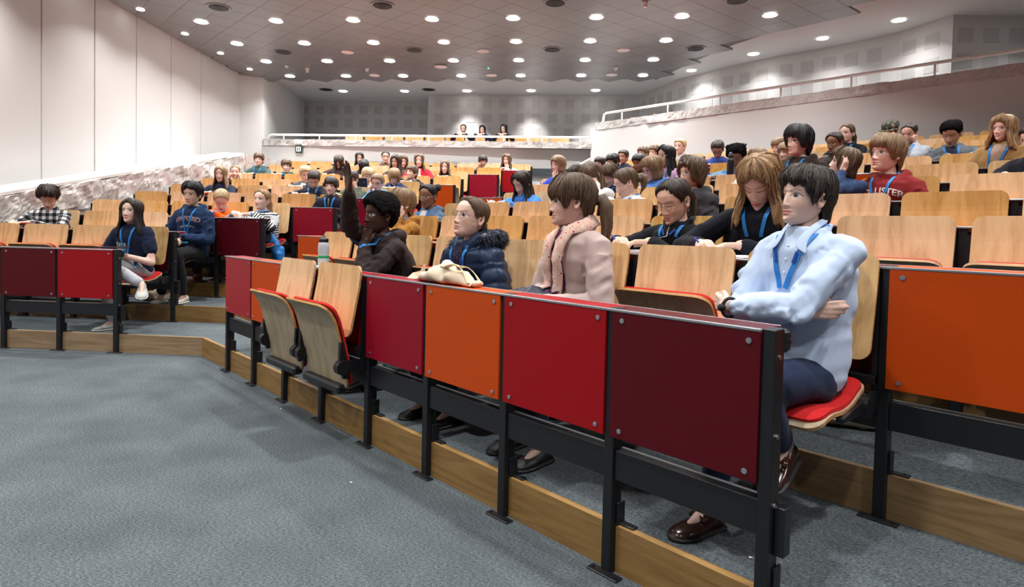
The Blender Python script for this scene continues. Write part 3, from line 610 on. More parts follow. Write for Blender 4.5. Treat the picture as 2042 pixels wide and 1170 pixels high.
P(55, 'R', 2, 1513, 363, 98, 18, 34, FAIR, ('wavylong', STR), ('sweat', (.008, .009, .016)), 'person with reddish wavy hair in a black jumper writing', arms='write', lan=1, noff=-.46)
P(56, 'R', 1, 1605, 394, 118, 46, -8, FAIR, ('pixie', DKB), ('shirt', (.52, .63, .82)), 'person in a pale blue shirt with folded arms at the end of the front row', arms='folded', lan=1, pants=(.012, .022, .055), legs='lady', shoes=(.03, .012, .010), noff=-.30, sb=1.0)
P(57, 'R', 8, 1553, 293, 36, 40, 10, FAIR, ('fringe', LTB), ('sweat', (.2, .2, .24)), 'person with wavy fair hair behind the tall black-haired neighbour', arms='desk')
P(58, 'R', 7, 1566, 303, 32, 30, 6, FAIR, ('fringe', LTB), ('sweat', (.08, .1, .12)), 'person with fair fringe half hidden by the brown hooded neighbour', arms='desk')
P(59, 'R', 5, 1592, 282, 68, 42, -2, FAIR, ('mop', BLK), ('hoodie', (.034, .021, .016)), 'tall person with thick black hair in a brown hoodie and blue lanyard', arms='lap', lan=1)
P(60, 'R', 6, 1664, 285, 42, 30, 10, BROWN, ('pony', DKB), ('sweat', (.04, .03, .03)), 'person with dark hair pulled back below the balcony wall', arms='desk')
P(61, 'R', 8, 1689, 266, 37, 30, 0, FAIR, ('pony', BRN), ('jacket', (.010, .011, .015)), 'person with brown ponytail and black jacket highest against the balcony wall', arms='desk', lan=1)
P(62, 'R', 4, 1683, 325, 58, 84, -16, FAIR, ('bobside', BRN), ('sweat', (.025, .05, .12)), 'person looking up in profile with one hand buried in brown hair', arms='headL')
P(63, 'R', 4, 1768, 307, 76, 42, -8, FAIR, ('bobshort', LTB), ('hoodie', (.21, .018, .020)), 'person in a maroon hoodie with white chest lettering', arms='lap', lan=1)
P(64, 'R', 8, 1776, 261, 35, 20, 18, FAIR, ('cap', BRN), ('sweat', (.1, .08, .07)), 'person wearing a tweed flat cap', arms='desk')
P(65, 'R', 7, 1813, 266, 39, 22, 14, LIGHT, ('tied', DKB), ('sweat', (.36, .39, .43)), 'person in a light grey jumper leaning the cheek on a hand', arms='cheekL', lan=1)
P(66, 'R', 7, 1897, 266, 48, 14, 26, TAN, ('curlytied', BLK), ('cardig', (.13, .145, .165)), 'person with dark curly hair in a grey cardigan looking down', arms='desk', lan=1, hipj=6.35)
P(67, 'R', 6, 2000, 257, 52, 26, -2, FAIR, ('wavylong', STR), ('jacket', (.36, .22, .085)), 'person with long golden hair and a tan coat at the right edge', arms='lap', lan=1)
P(68, 'R', 5, 2062, 278, 56, 40, 10, LIGHT, ('short', DKB), ('sweat', (.008, .009, .014)), 'person cut off by the right edge, only a black sleeve in view', arms='desk')
def head_pos(p):
    B = BL[p['b']]; n = p['r']*PITCHROW + p.get('noff', -.32); return onplane(p['x'], p['y'], B['o'] + B['n']*n, B['n'])
OCC = {}
for p in PEOPLE:
    B = BL[p['b']]; H = head_pos(p); p['H'] = H
    l = (H - B['o']) @ B['d']/MOD - B['sh']*p['r'] - B['j0']; js = math.floor(p.get('hipj', l)); p['js'] = js; p['l'] = l
    OCC.setdefault((p['b'], p['r'], js), []).append(p['i'])

# ------------------------------------------------------------------ rows of desks
#            first module, seats until, panels until, modules without a seat
ROWS = {('L', 0): (-2, -9, 2), ('L', 1): (-2, 2, 2), ('L', 2): (-2, 2, 3), ('L', 3): (-2, 3, 4), ('L', 4): (-2, 4, 5), ('L', 5): (-2, 5, 5), ('L', 6): (-2, 5, 6),
        ('L', 7): (-2, 6, 6), ('L', 8): (-2, 6, 7), ('L', 9): (-2, 7, 8), ('L', 10): (-2, 8, 8)}
RS = {0: 0, 1: -1, 2: -1, 3: -1, 4: -2, 5: -2, 6: -3, 7: -3, 8: -4, 9: -5, 10: -5}
for r in range(11): ROWS[('R', r)] = (RS[r], 10, 10)
ROWS[('R', 0)] = (0, 8, 8)
NOSEAT = {('R', 0): {0, 1, 4, 5, 6, 7}, ('R', 1): {-1, 8, 9}, ('R', 2): {-1}, ('R', 4): {-2}, ('R', 5): {5}}
SEQ = ['crimson', 'orange', 'red', 'dark']
FIX = {('L', 0): {-2: 'red', -1: 'orange', 0: 'dark', 1: 'red'}, ('L', 1): {1: 'crimson', 0: 'red'}, ('L', 2): {2: 'dark', 1: 'red'}, ('L', 3): {3: 'crimson', 2: 'dark'}, ('L', 4): {4: 'crimson'}, ('L', 6): {5: 'orange'}, ('L', 8): {6: 'crimson'}, ('L', 9): {7: 'red'},
       ('R', 0): {0: 'rose', 1: 'orange', 2: 'orange', 3: 'red', 4: 'crimson', 5: 'orange', 6: 'red', 7: 'dark'}, ('R', 1): {-1: 'orange', 7: 'dark', 8: 'orange'}, ('R', 4): {-2: 'orange'}, ('R', 5): {5: 'orange'}}
PT, PB, PH = .975, .515, .985                                        # panel top, panel bottom, post height
def bolt_mesh():
    mb = MB(); mb.cyl((0, 0, 0), (0, -1, 0), .0095, .004, 10); mb.cyl((0, -.004, 0), (0, -1, 0), .005, .0015, 6); return mb.mesh('screw', chrome)
SCREW = bolt_mesh()
def post_mesh(end):
    mb = MB(); mb.cbox(0, .042, 0, .062, 0, PH, .003)
    return mb.mesh('post', black)
POST = post_mesh(False)
def foot_mesh(front):
    mb = MB()
    if front:
        mb.cbox(-.045, .095, -.03, .012, 0, .008, .003)
        for x in (-.028, .078): mb.cyl((x, -.01, .008), (0, 0, 1), .007, .004, 8)
    else:
        mb.cbox(.042, .05, .03, .075, RISE+.005, RISE+.09, .002); mb.cbox(.042, .11, .046, .078, RISE+.003, RISE+.011, .003); mb.cyl((.092, .062, RISE+.011), (0, 0, 1), .006, .003, 8)
    return mb.mesh('foot_plate', black)
FOOT = [foot_mesh(True), foot_mesh(False)]
def panel_mesh(c):
    mb = MB(); mb.cbox(.030, MOD+.001, -.010, .004, PB, PT, .0015); return mb.mesh('front_panel', PC[c])
PANEL = {c: panel_mesh(c) for c in PC}
def desk_mesh(c, dp):
    mb = MB(); mb.cm = 0; mb.cbox(.0, MOD, .004, dp, .958, .982, .003); mb.cm = 1; mb.cbox(0, MOD, -.012, .004, .974, .984, .002); mb.cbox(0, MOD, dp-.002, dp+.003, .957, .983, .001); return mb.mesh('desk_top', [PC[c], alu])
DESK = {(c, dp): desk_mesh(c, dp) for c in PC for dp in (.13, .26)}
def beam_mesh():
    mb = MB(); mb.cm = 0; mb.cbox(.042, MOD, .012, .050, .352, .462, .002); mb.cm = 1; mb.box(.042, MOD, .050, .066, .452, .463); return mb.mesh('beam', [black, alu])  # grey lip: the lit look of the beam's top face, put into the colour
BEAM = beam_mesh()
def shelf_mesh():
    mb = MB(); mb.box(.05, MOD-.008, .06, .27, .78, .79); mb.box(.05, MOD-.008, .262, .27, .78, .84); return mb.mesh('book_shelf', black)
SHELF = shelf_mesh()
def inst(name, me, parent, loc=(0, 0, 0)):
    o = bpy.data.objects.new(name, me); link(o, parent); o.location = loc; return o
PANELCOL = {}
SIDE = {'L': 'left', 'R': 'right'}
for (b, r), (j0, js, je) in ROWS.items():
    if b == 'L' and r == 0: j0 = -3
    base = lat(b, r, 0); rowlab = 'frontmost' if r == 0 else ORD[r] + ' from the floor'
    e = tag(empty('desk_row', base, rotz(b)), 'long black steel desk row with coloured panels, %s in the %s block' % (rowlab if r == 0 else ORD[r], SIDE[b]), 'desk row')
    near = (b == 'R' and r <= 3) or (b == 'L' and r <= 3)
    for j in range(j0, je+1):
        po = inst('post', POST, e, (j*MOD, 0, 0))
        if near or r < 6:
            inst('foot_plate', FOOT[0], po); inst('foot_plate', FOOT[1], po)
        if j == je: break
        seated = (j < js) and j not in NOSEAT.get((b, r), ())
        c = FIX.get((b, r), {}).get(j) or SEQ[(j*3 + r*2 + (1 if b == 'R' else 0)) % 4]
        PANELCOL[(b, r, j)] = c
        pn = inst('front_panel', PANEL[c], e, (j*MOD, 0 if not seated else .03, 0))
        if not seated:
            for (x, z) in ((.075, PT-.03), (MOD-.035, PT-.03), (.075, PB+.03), (MOD-.035, PB+.03)): inst('screw', SCREW, pn, (x, -.010, z))
        inst('desk_top', DESK[(c, .13 if r == 0 else .26)], e, (j*MOD, 0, 0)); inst('beam', BEAM, e, (j*MOD, 0, 0))
        if near and r > 0: inst('book_shelf', SHELF, e, (j*MOD, 0, 0))
    # end post carries a thicker cheek with bolts
    if near:
        mb = MB(); mb.cbox(.004, .050, .060, .095, PH-.075, PH-.004, .010); mb.cyl((.050, .08, PH-.04), (1, 0, 0), .006, .003, 8); mb.build('end_cheek', black, e, (je*MOD, 0, 0))
        for z in (.90, .66, .45): 
            q = MB(); q.cyl((.042, .03, z), (1, 0, 0), .008, .004, 10); q.build('screw', chrome, e, (je*MOD, 0, 0))
        mb = MB(); mb.cbox(.042, .075, .03, .075, .30, .45, .003); mb.build('beam_end', black, e, (je*MOD, 0, 0))

# ------------------------------------------------------------------ folding seats
def rounded(w0, w1, z0, z1, rad, k=5):
    pts = []
    for cx, cz, a0 in ((w1-rad, z0+rad, -90), (w1-rad, z1-rad, 0), (w0+rad, z1-rad, 90), (w0+rad, z0+rad, 180)):
        for i in range(k+1):
            a = math.radians(a0 + 90*i/k); pts.append((cx + rad*math.cos(a), cz + rad*math.sin(a)))
    return pts
SX0, SX1 = .062, .583
def sheet(outline, prof, th, n_in=None):
    # bends a flat outline (x, s) along the profile prof(s) -> (y, z); returns a closed solid with a core grid
    S = [p[1] for p in outline]; s0, s1 = min(S), max(S)
    ss = sorted(set(round(v, 5) for v in list(np.linspace(s0, s1, 15)) + S))
    ol = outline
    def xr(s):
        s = min(max(s, s0+1e-6), s1-1e-6); xs = []
        n = len(ol)
        for i in range(n):
            (xa, sa), (xb, sb_) = ol[i], ol[(i+1) % n]
            if (sa - s)*(sb_ - s) <= 0 and abs(sa-sb_) > 1e-9: t = (s-sa)/(sb_-sa); xs.append(xa + t*(xb-xa))
            elif abs(sa-sb_) <= 1e-9 and abs(sa-s) < 1e-6: xs += [xa, xb]
        return min(xs), max(xs)
    V = []; F = []
    for s in ss:
        xa, xb = xr(s); (y, z), (ny, nz) = prof(s)
        for x in (xa, xb):
            V.append((x, y, z)); V.append((x, y + ny*th, z + nz*th))
    m = len(ss)
    fA, fB, fE = [], [], []
    for i in range(m-1):
        a = i*4; b_ = a+4
        fA.append((a, b_, b_+2, a+2)); fB.append((a+1, a+3, b_+3, b_+1)); fE.append((a, a+1, b_+1, b_)); fE.append((a+2, b_+2, b_+3, a+3))
    fE.append((0, 2, 3, 1)); e_ = (m-1)*4; fE.append((e_, e_+1, e_+3, e_+2))
    return V, fA, fB, fE
def polyprof(pts):
    pts = np.array(pts, float); seg = np.linalg.norm(np.diff(pts, axis=0), axis=1); cum = np.concatenate([[0], np.cumsum(seg)]); L_ = cum[-1]
    us = np.linspace(0, L_, 60); Y = np.interp(us, cum, pts[:, 0]); ZZ = np.interp(us, cum, pts[:, 1])
    ker = np.ones(9)/9
    def sm(a): q = np.concatenate([a[0]+(np.arange(-4, 0))*(a[1]-a[0]), a, a[-1]+np.arange(1, 5)*(a[-1]-a[-2])]); return np.convolve(q, ker, 'valid')
    Y, ZZ = sm(Y), sm(ZZ); dY, dZ = np.gradient(Y), np.gradient(ZZ); l = np.hypot(dY, dZ)
    def f(s):
        return (np.interp(s, us, Y), np.interp(s, us, ZZ)), (-np.interp(s, us, dZ/l), np.interp(s, us, dY/l))
    return f, L_
def sheet_mesh(name, outline, prof, th, mats):
    V, A, Bf, Ef = sheet(outline, prof, th); mb = MB(); mb.v = [tuple(map(float, v)) for v in V]
    for fs, mi in ((A, 0), (Bf, 1), (Ef, 2)):
        for f in fs: mb.f.append(f); mb.mi.append(mi)
    me = mb.mesh(name, mats); bm = bmesh.new(); bm.from_mesh(me); bmesh.ops.recalc_face_normals(bm, faces=bm.faces[:]); bm.to_mesh(me); bm.free(); return me
bprof, bl_ = polyprof([(-.088, .625), (-.080, .67), (-.066, .74), (-.048, .83), (-.030, .92), (-.018, 1.032)])
BACK = sheet_mesh('backrest', rounded(SX0, SX1, 0, bl_, .045), bprof, .013, [ply, ply, plyedge])
fprof, fl_ = polyprof([(-.088, .325), (-.100, .42), (-.118, .51), (-.138, .59), (-.160, .68), (-.186, .755), (-.225, .805), (-.262, .828)])
FOLD = sheet_mesh('seat_shell', rounded(SX0+.006, SX1-.004, 0, fl_, .06), fprof, .013, [plyunder, plyunder, plyedge])
fpp, _ = polyprof([(-.072, .325), (-.084, .42), (-.102, .513), (-.122, .594), (-.144, .686), (-.170, .764), (-.213, .818), (-.255, .842)])
FPAD = sheet_mesh('seat_pad', rounded(SX0+.016, SX1-.012, .02, fl_-.02, .055), fpp, -.012, [redfelt]*3)
oprof, ol_ = polyprof([(-.085, .545), (-.16, .523), (-.25, .489), (-.34, .480), (-.42, .489), (-.50, .483), (-.55, .451)])
OPEN = sheet_mesh('seat_shell', rounded(SX0+.006, SX1-.004, 0, ol_, .06), oprof, .013, [plyunder, plyunder, plyedge])
opp, _ = polyprof([(-.085, .559), (-.16, .537), (-.25, .503), (-.34, .494), (-.42, .503), (-.50, .497), (-.55, .465)])
OPAD = sheet_mesh('seat_pad', rounded(SX0+.016, SX1-.012, .012, ol_-.02, .055), opp, .018, [redfelt]*3)
def bracket_mesh(x, folded):
    mb = MB()
    mb.prism([(0.01, .43), (0.01, .50), (-.11, .498), (-.165, .485), (-.165, .445), (-.11, .432)], 'x', x-.006, x+.006)
    mb.cyl((x-.024, -.14, .465), (1, 0, 0), .042, .048, 16)
    if folded: mb.prism([(-.098, .40), (-.135, .40), (-.160, .52), (-.156, .61), (-.134, .61)], 'x', x-.012, x+.012)
    else: mb.prism([(-.12, .44), (-.12, .50), (-.38, .462), (-.38, .448)], 'x', x-.012, x+.012)
    return mb.mesh('hinge_bracket', black)
BRK = {(s, f): bracket_mesh((SX0+.004, SX1-.002)[s], f) for s in (0, 1) for f in (0, 1)}
def bar_mesh(folded):
    mb = MB()
    if folded: mb.cbox(SX0+.03, SX1-.03, -.150, -.086, .305, .355, .012)
    else: mb.cbox(SX0+.03, SX1-.03, -.17, -.10, .42, .465, .012)
    return mb.mesh('cross_bar', black)
BAR = [bar_mesh(0), bar_mesh(1)]
def mount_mesh():
    mb = MB(); mb.box(.042, .064, -.02, .03, .50, .945); mb.box(SX1-.014, MOD+.0, -.02, .03, .50, .945); mb.box(.042, MOD, -.05, .03, .53, .56); return mb.mesh('back_mount', black)
MOUNT = mount_mesh()
NAMEOF = {p['i']: ' '.join(p['label'].split()[:9]) for p in PEOPLE}
USED = set()
def seat_label(b, r, j, occ, je):
    # what the photograph offers for telling the seats apart: the people around them
    def cut(i, n):
        w = NAMEOF[i].split()[:n]
        while w[-1] in ('a', 'the', 'and', 'in', 'with', 'of', 'to', 'on', 'an', 'at', 'behind', 'beside', 'against', 'below', 'that', 'whose', 'black', 'very', 'only', 'so', 'one', 'long', 'dark'): w.pop()
        return ' '.join(w)
    cand = []
    if occ: cand.append('open plywood seat with red pad under the ' + cut(occ[0], 7))
    else:
        for (dr, dj, ph) in ((1, 0, 'directly in front of'), (0, -1, 'just right of'), (0, 1, 'just left of'), (-1, 0, 'directly behind'), (1, -1, 'ahead and right of'), (1, 1, 'ahead and left of')):
            o = OCC.get((b, r+dr, j+dj))
            if o: cand.append('folded plywood seat %s the %s' % (ph, cut(o[0], 7)))
    k = je - j if b == 'L' else j - RS[r] + 1
    cand.append('empty folded plywood seat %s in from the aisle, %s row up, %s block' % (ORD[min(k-1, 16)], ORD[r], SIDE[b]))
    for c in cand:
        if c not in USED: USED.add(c); return c
    return cand[-1]
for (b, r), (j0, js, je) in ROWS.items():
    for j in range(j0, min(js, je)):
        if j in NOSEAT.get((b, r), ()): continue
        occ = OCC.get((b, r, j))
        pos = lat(b, r, j)
        lab = seat_label(b, r, j, occ, je)
        s = tag(empty('folding_seat', pos, rotz(b)), lab, 'seat', 'folding seats of the lecture hall')
        bk_ = inst('backrest', BACK, s); f = 0 if occ else 1
        near = r <= 5 if b == 'R' else r <= 3
        if near:
            for x in (.125, .515):
                for t in (.12, .80):
                    (y, z), (ny, nz) = bprof(bl_*t); o = inst('screw', SCREW, bk_, (x, y - .0005, z))
        inst('seat_shell', FOLD if f else OPEN, s); inst('seat_pad', FPAD if f else OPAD, s)
        inst('cross_bar', BAR[f], s); inst('back_mount', MOUNT, s)
        if r <= 6: inst('hinge_bracket', BRK[(0, f)], s); inst('hinge_bracket', BRK[(1, f)], s)
# backs of the seats on the balcony, just above the coping
for q in range(12):
    c = LE + LD*(1.9 + q*.53) + Ln*.62
    if (c - CW) @ LD > -.5: break
    s = tag(empty('balcony_chair', (c[0], c[1], 2.75), rotz('L')), 'plywood seat back showing under the balcony rail, %s from the left' % ORD[q], 'seat', 'balcony seats behind the rail')
    mb = MB(); mb.cbox(0, .47, 0, .015, .40, .80 + (.012 if q % 2 else 0), .006); mb.build('backrest', ply, s)
    mb = MB(); mb.cbox(.05, .42, -.0, .35, .38, .42, .01); mb.build('seat_pad', redfelt, s)
    for x in (.06, .40):
        mb = MB(); mb.box(x, x+.03, .02, .06, 0, .40); mb.build('leg', black, s)

# ------------------------------------------------------------------ people
def attr_mat(name, rough, kind):
    m, nt, b = newmat(name); b.inputs['Roughness'].default_value = rough
    at = N(nt, 'ShaderNodeAttribute'); at.attribute_name = 'Col'
    tc = N(nt, 'ShaderNodeTexCoord')
    if kind == 'skin':
        b.inputs['Specular IOR Level'].default_value = .35
        nz = N(nt, 'ShaderNodeTexNoise'); nz.inputs['Scale'].default_value = 60; nt.links.new(tc.outputs['Object'], nz.inputs['Vector'])
        hs = N(nt, 'ShaderNodeHueSaturation'); mr = N(nt, 'ShaderNodeMapRange'); mr.inputs['To Min'].default_value = .92; mr.inputs['To Max'].default_value = 1.08
        nt.links.new(nz.outputs['Fac'], mr.inputs['Value']); nt.links.new(mr.outputs[0], hs.inputs['Value']); nt.links.new(at.outputs['Color'], hs.inputs['Color']); nt.links.new(hs.outputs[0], b.inputs['Base Color'])
    elif kind == 'hair':
        st = N(nt, 'ShaderNodeAttribute'); st.attribute_name = 'strand'
        mp = N(nt, 'ShaderNodeMapping'); mp.inputs['Scale'].default_value = (26, 26, 2.2); nt.links.new(st.outputs['Vector'], mp.inputs['Vector'])
        nz = N(nt, 'ShaderNodeTexNoise'); nz.inputs['Scale'].default_value = 1.0; nz.inputs['Detail'].default_value = 5; nz.inputs['Roughness'].default_value = .65; nt.links.new(mp.outputs[0], nz.inputs['Vector'])
        mr = N(nt, 'ShaderNodeMapRange'); mr.inputs['From Min'].default_value = .3; mr.inputs['From Max'].default_value = .7; mr.inputs['To Min'].default_value = .45; mr.inputs['To Max'].default_value = 1.75; nt.links.new(nz.outputs['Fac'], mr.inputs['Value'])
        hs = N(nt, 'ShaderNodeHueSaturation'); nt.links.new(at.outputs['Color'], hs.inputs['Color']); nt.links.new(mr.outputs[0], hs.inputs['Value']); nt.links.new(hs.outputs[0], b.inputs['Base Color'])
        bp = N(nt, 'ShaderNodeBump'); bp.inputs['Strength'].default_value = .55; bp.inputs['Distance'].default_value = .006; nt.links.new(nz.outputs['Fac'], bp.inputs['Height']); nt.links.new(bp.outputs[0], b.inputs['Normal'])
        b.inputs['Specular IOR Level'].default_value = .45
    else:
        b.inputs['Sheen Weight'].default_value = .04; b.inputs['Specular IOR Level'].default_value = .2
        n1 = N(nt, 'ShaderNodeTexNoise'); n1.inputs['Scale'].default_value = 7; n1.inputs['Detail'].default_value = 1.5; n1.inputs['Distortion'].default_value = .8
        nt.links.new(tc.outputs['Object'], n1.inputs['Vector'])
        b1 = N(nt, 'ShaderNodeBump'); b1.inputs['Strength'].default_value = .45; b1.inputs['Distance'].default_value = .02; nt.links.new(n1.outputs['Fac'], b1.inputs['Height'])
        nt.links.new(b1.outputs[0], b.inputs['Normal'])
        col = at.outputs['Color']
        ax = N(nt, 'ShaderNodeAttribute'); ax.attribute_name = 'cloth'        # metres along the garment: x across, y round, z down
        sx = N(nt, 'ShaderNodeSeparateXYZ'); nt.links.new(ax.outputs['Vector'], sx.inputs[0])
        def sq(o, per, duty):
            a = N(nt, 'ShaderNodeMath', operation='DIVIDE'); a.inputs[1].default_value = per; nt.links.new(o, a.inputs[0]); f_ = N(nt, 'ShaderNodeMath', operation='FRACT'); nt.links.new(a.outputs[0], f_.inputs[0])
            g = N(nt, 'ShaderNodeMath', operation='LESS_THAN'); g.inputs[1].default_value = duty; nt.links.new(f_.outputs[0], g.inputs[0]); return g.outputs[0]
        if kind == 'stripe':
            mx = N(nt, 'ShaderNodeMix', data_type='RGBA'); mx.inputs['A'].default_value = (.74, .73, .70, 1); mx.inputs['B'].default_value = (.008, .009, .015, 1); nt.links.new(sq(sx.outputs['Z'], .030, .45), mx.inputs['Factor']); col = mx.outputs['Result']
        if kind == 'plaid':
            a = sq(sx.outputs['Z'], .075, .5); c = sq(sx.outputs['X'], .075, .5); s = N(nt, 'ShaderNodeMath', operation='ADD'); nt.links.new(a, s.inputs[0]); nt.links.new(c, s.inputs[1])
            h = N(nt, 'ShaderNodeMath', operation='MULTIPLY'); h.inputs[1].default_value = .5; nt.links.new(s.outputs[0], h.inputs[0])
            r_ = ramp(nt, [(.2, (.62, .61, .60)), (.5, (.12, .12, .13)), (.8, (.008, .008, .010))]); r_.color_ramp.interpolation = 'CONSTANT'; r_.color_ramp.elements[1].position = .3; r_.color_ramp.elements[2].position = .75; nt.links.new(h.outputs[0], r_.inputs[0]); col = r_.outputs[0]
        if kind == 'floral':
            vo = N(nt, 'ShaderNodeTexVoronoi'); vo.inputs['Scale'].default_value = 38; nt.links.new(tc.outputs['Object'], vo.inputs['Vector'])
            r_ = ramp(nt, [(.0, (.55, .02, .03)), (.22, (.60, .16, .12)), (.3, (.74, .62, .54)), (.7, (.72, .42, .33)), (1, (.70, .66, .58))]); nt.links.new(vo.outputs['Distance'], r_.inputs[0]); col = r_.outputs[0]
        if kind == 'speckle':
            vo = N(nt, 'ShaderNodeTexVoronoi'); vo.inputs['Scale'].default_value = 110; nt.links.new(tc.outputs['Object'], vo.inputs['Vector'])
            r_ = ramp(nt, [(.0, (.45, .2, .28)), (.22, (.09, .05, .14)), (.35, (.012, .012, .03))]); nt.links.new(vo.outputs['Distance'], r_.inputs[0]); col = r_.outputs[0]
        if kind == 'tweed':
            a = sq(sx.outputs['Z'], .05, .5); c = sq(sx.outputs['X'], .05, .5); s = N(nt, 'ShaderNodeMath', operation='ADD'); nt.links.new(a, s.inputs[0]); nt.links.new(c, s.inputs[1])
            r_ = ramp(nt, [(.2, (.30, .25, .15)), (.6, (.16, .15, .12)), (1, (.07, .075, .075))]); nt.links.new(s.outputs[0], r_.inputs[0]); col = r_.outputs[0]
        if kind == 'puffer':
            b.inputs['Roughness'].default_value = .38; b.inputs['Sheen Weight'].default_value = 0
        nt.links.new(col, b.inputs['Base Color'])
    return m
SKIN = attr_mat('skin', .48, 'skin'); HAIR = attr_mat('hair', .42, 'hair'); CLOTH = attr_mat('cloth', .9, 'plain'); HAIRM = attr_mat('hair_matt', .95, 'hair'); HAIRM.node_tree.nodes['Principled BSDF'].inputs['Specular IOR Level'].default_value = .12
CL = {k: attr_mat('cloth_' + k, .9, k) for k in ('stripe', 'plaid', 'floral', 'speckle', 'tweed', 'puffer')}
lanm = simple('lanyard_blue', (.012, .19, .55), .6); badge = simple('badge_white', (.75, .8, .85), .4); badgeb = simple('badge_blue', (.012, .05, .30), .4); badget = simple('badge_teal', (.05, .45, .6), .4)
def frame_mat(c):
    k = 'frame_%d_%d_%d' % tuple(int(v*100) for v in c)
    return MATS.get(k) or simple(k, c, .3, .5)
glass = simple('lens_glass', (1, 1, 1), .02, trans=1.0); glass.node_tree.nodes['Principled BSDF'].inputs['IOR'].default_value = 1.02; glass.node_tree.nodes['Principled BSDF'].inputs['Alpha'].default_value = .12

def smooth_interp(xs, ys):
    xs = np.array(xs, float); ys = np.array(ys, float); g = np.linspace(xs[0], xs[-1], 200); v = np.interp(g, xs, ys)
    k = np.hanning(17); k /= k.sum(); vp = np.convolve(np.concatenate([v[0] + (v[0]-v[1:9][::-1])*1.0, v, v[-1] + (v[-1]-v[-9:-1][::-1])*1.0]), k, 'valid')
    vp[0], vp[-1] = ys[0], ys[-1]
    return lambda q: np.interp(q, g, vp)
_hz = [-.112, -.104, -.09, -.07, -.04, 0, .03, .055, .078, .095, .106, .113]
HW = smooth_interp(_hz, [.012, .026, .039, .0505, .0615, .0685, .073, .0745, .068, .053, .034, .0])
HF = smooth_interp(_hz, [.072, .084, .090, .088, .087, .088, .090, .088, .076, .058, .037, -.008])
HB = smooth_interp(_hz, [.030, .008, -.02, -.045, -.072, -.090, -.099, -.101, -.092, -.074, -.05, -.008])
def head_ring(z, th):
    w, f, b = HW(z), HF(z), HB(z); yc = np.clip(-.012, b + .2*(f-b), f - .2*(f-b))
    s, c = np.sin(th), np.cos(th); e = np.interp(z, [-.11, -.05, .03], [1.0, .96, .90])
    x = w*np.sign(s)*np.abs(s)**e
    y = yc + np.where(c > 0, (f-yc)*np.abs(c)**e, -(yc-b)*np.abs(c)**.95)
    return x, y
def G(a, s): return np.exp(-(a/s)**2)
def head_mesh(skin, nz, nt_, hairc, closed, gaze=0.0, sk=None, lipc=None):
    u = np.linspace(0, 1, nz); z = -.112 + .225*(u + .035*np.sin(2*np.pi*u)); z[0] = -.112; z[-1] = .113
    t = np.linspace(-1, 1, nt_, endpoint=False); th = np.pi*(np.sign(t)*np.abs(t)**1.35)       # denser at the face
    ZZ, TH = np.meshgrid(z, th, indexing='ij'); X, Y = head_ring(ZZ, TH); fr = np.clip(np.cos(TH), 0, 1)**.35; aX = np.abs(X)
    dy = np.zeros_like(X)
    A = np.interp(ZZ, [-.056, -.049, -.040, -.030, -.01, .012, .03], [0, .005, .0175, .0150, .0075, .002, 0]); S = np.interp(ZZ, [-.05, -.038, -.02, .01], [.016, .0125, .0095, .009])
    dy += A*np.exp(-(X/S)**2) + .007*G(aX-.0125, .006)*G(ZZ+.043, .006)
    dy += -.0085*G(aX-.031, .017)*G(ZZ-.001, .0125) + .0062*G(aX-.031, .0105)*G(ZZ, .0075)
    dy += .0028*G(aX-.028, .020)*G(ZZ-.020, .0065) - .003*G(X, .012)*G(ZZ-.012, .008)
    dy += .0055*G(X, .020)*(G(ZZ+.0635, .0045) + 1.1*G(ZZ+.0745, .005)) - .0035*G(X, .024)*G(ZZ+.0692, .0024) - .004*G(X, .018)*G(ZZ+.086, .006)
    dy += .006*G(X, .017)*G(ZZ+.101, .011) + .0035*G(aX-.040, .017)*G(ZZ+.035, .018) - .003*G(aX-.03, .012)*G(ZZ+.066, .012)
    Y = Y + dy*fr
    col = np.ones(X.shape + (3,))*np.array(skin)
    def paint(mask, c): 
        m = np.clip(mask, 0, 1)[..., None]*(fr > .3)[..., None]; col[:] = col*(1-m) + np.array(c)*m
    cheek = .55*G(aX-.045, .018)*G(ZZ+.035, .017) + .35*G(X, .012)*G(ZZ+.04, .009)
    paint(cheek*.45, (skin[0]*1.0, skin[1]*.62, skin[2]*.60))
    lw = .0225; lipm = (aX < lw)*np.clip(1.6 - np.abs(ZZ+.0692)/(.0095*np.sqrt(np.clip(1-(X/lw)**2, .02, 1)))*1.1, 0, 1)
    paint(lipm*.9, lipc or (skin[0]*.74, skin[1]*.34, skin[2]*.36))
    paint((aX < lw)*G(ZZ+.0692, .0015)*.8, tuple(v*.22 for v in skin))
    bz = .0205 + .004*np.clip(1-((aX-.034)/.018)**2, -1, 1); brow = ((aX > .011) & (aX < .050))*np.clip(1.7-np.abs(ZZ-bz)/.0028, 0, 1)
    paint(brow*.62, tuple(v*.7+.006 for v in hairc))
    ex = aX-.0322; op = .0096 if not closed else .0012
    lid = op*np.clip(1-(ex/.0182)**2, 0, 1)
    if not closed:
        eye = (np.abs(ex) < .0182)*np.clip(1.5-np.abs(ZZ)/(lid+1e-5), 0, 1)
        paint(eye, (.78, .74, .72))
        gx = np.sign(X)*gaze
        paint(eye*np.clip(2.2-np.hypot(ex-gx, ZZ-.0010)/.0050, 0, 1), (.03, .018, .012))
    paint((np.abs(ex) < .0190)*np.clip(1.5-np.abs(ZZ-(lid if not closed else -.003-.002*(1-(ex/.015)**2)))/.0021, 0, 1)*.9, (.016, .010, .008))
    V = [tuple(v) for v in np.stack([X, Y, ZZ], -1).reshape(-1, 3)]; C = [tuple(v) for v in col.reshape(-1, 3)]; F = []
    for i in range(nz-1):
        for k in range(nt_):
            a = i*nt_+k; b_ = i*nt_+(k+1) % nt_; F.append((a, b_, b_+nt_, a+nt_))
    F.append(tuple(range(nt_))[::-1])
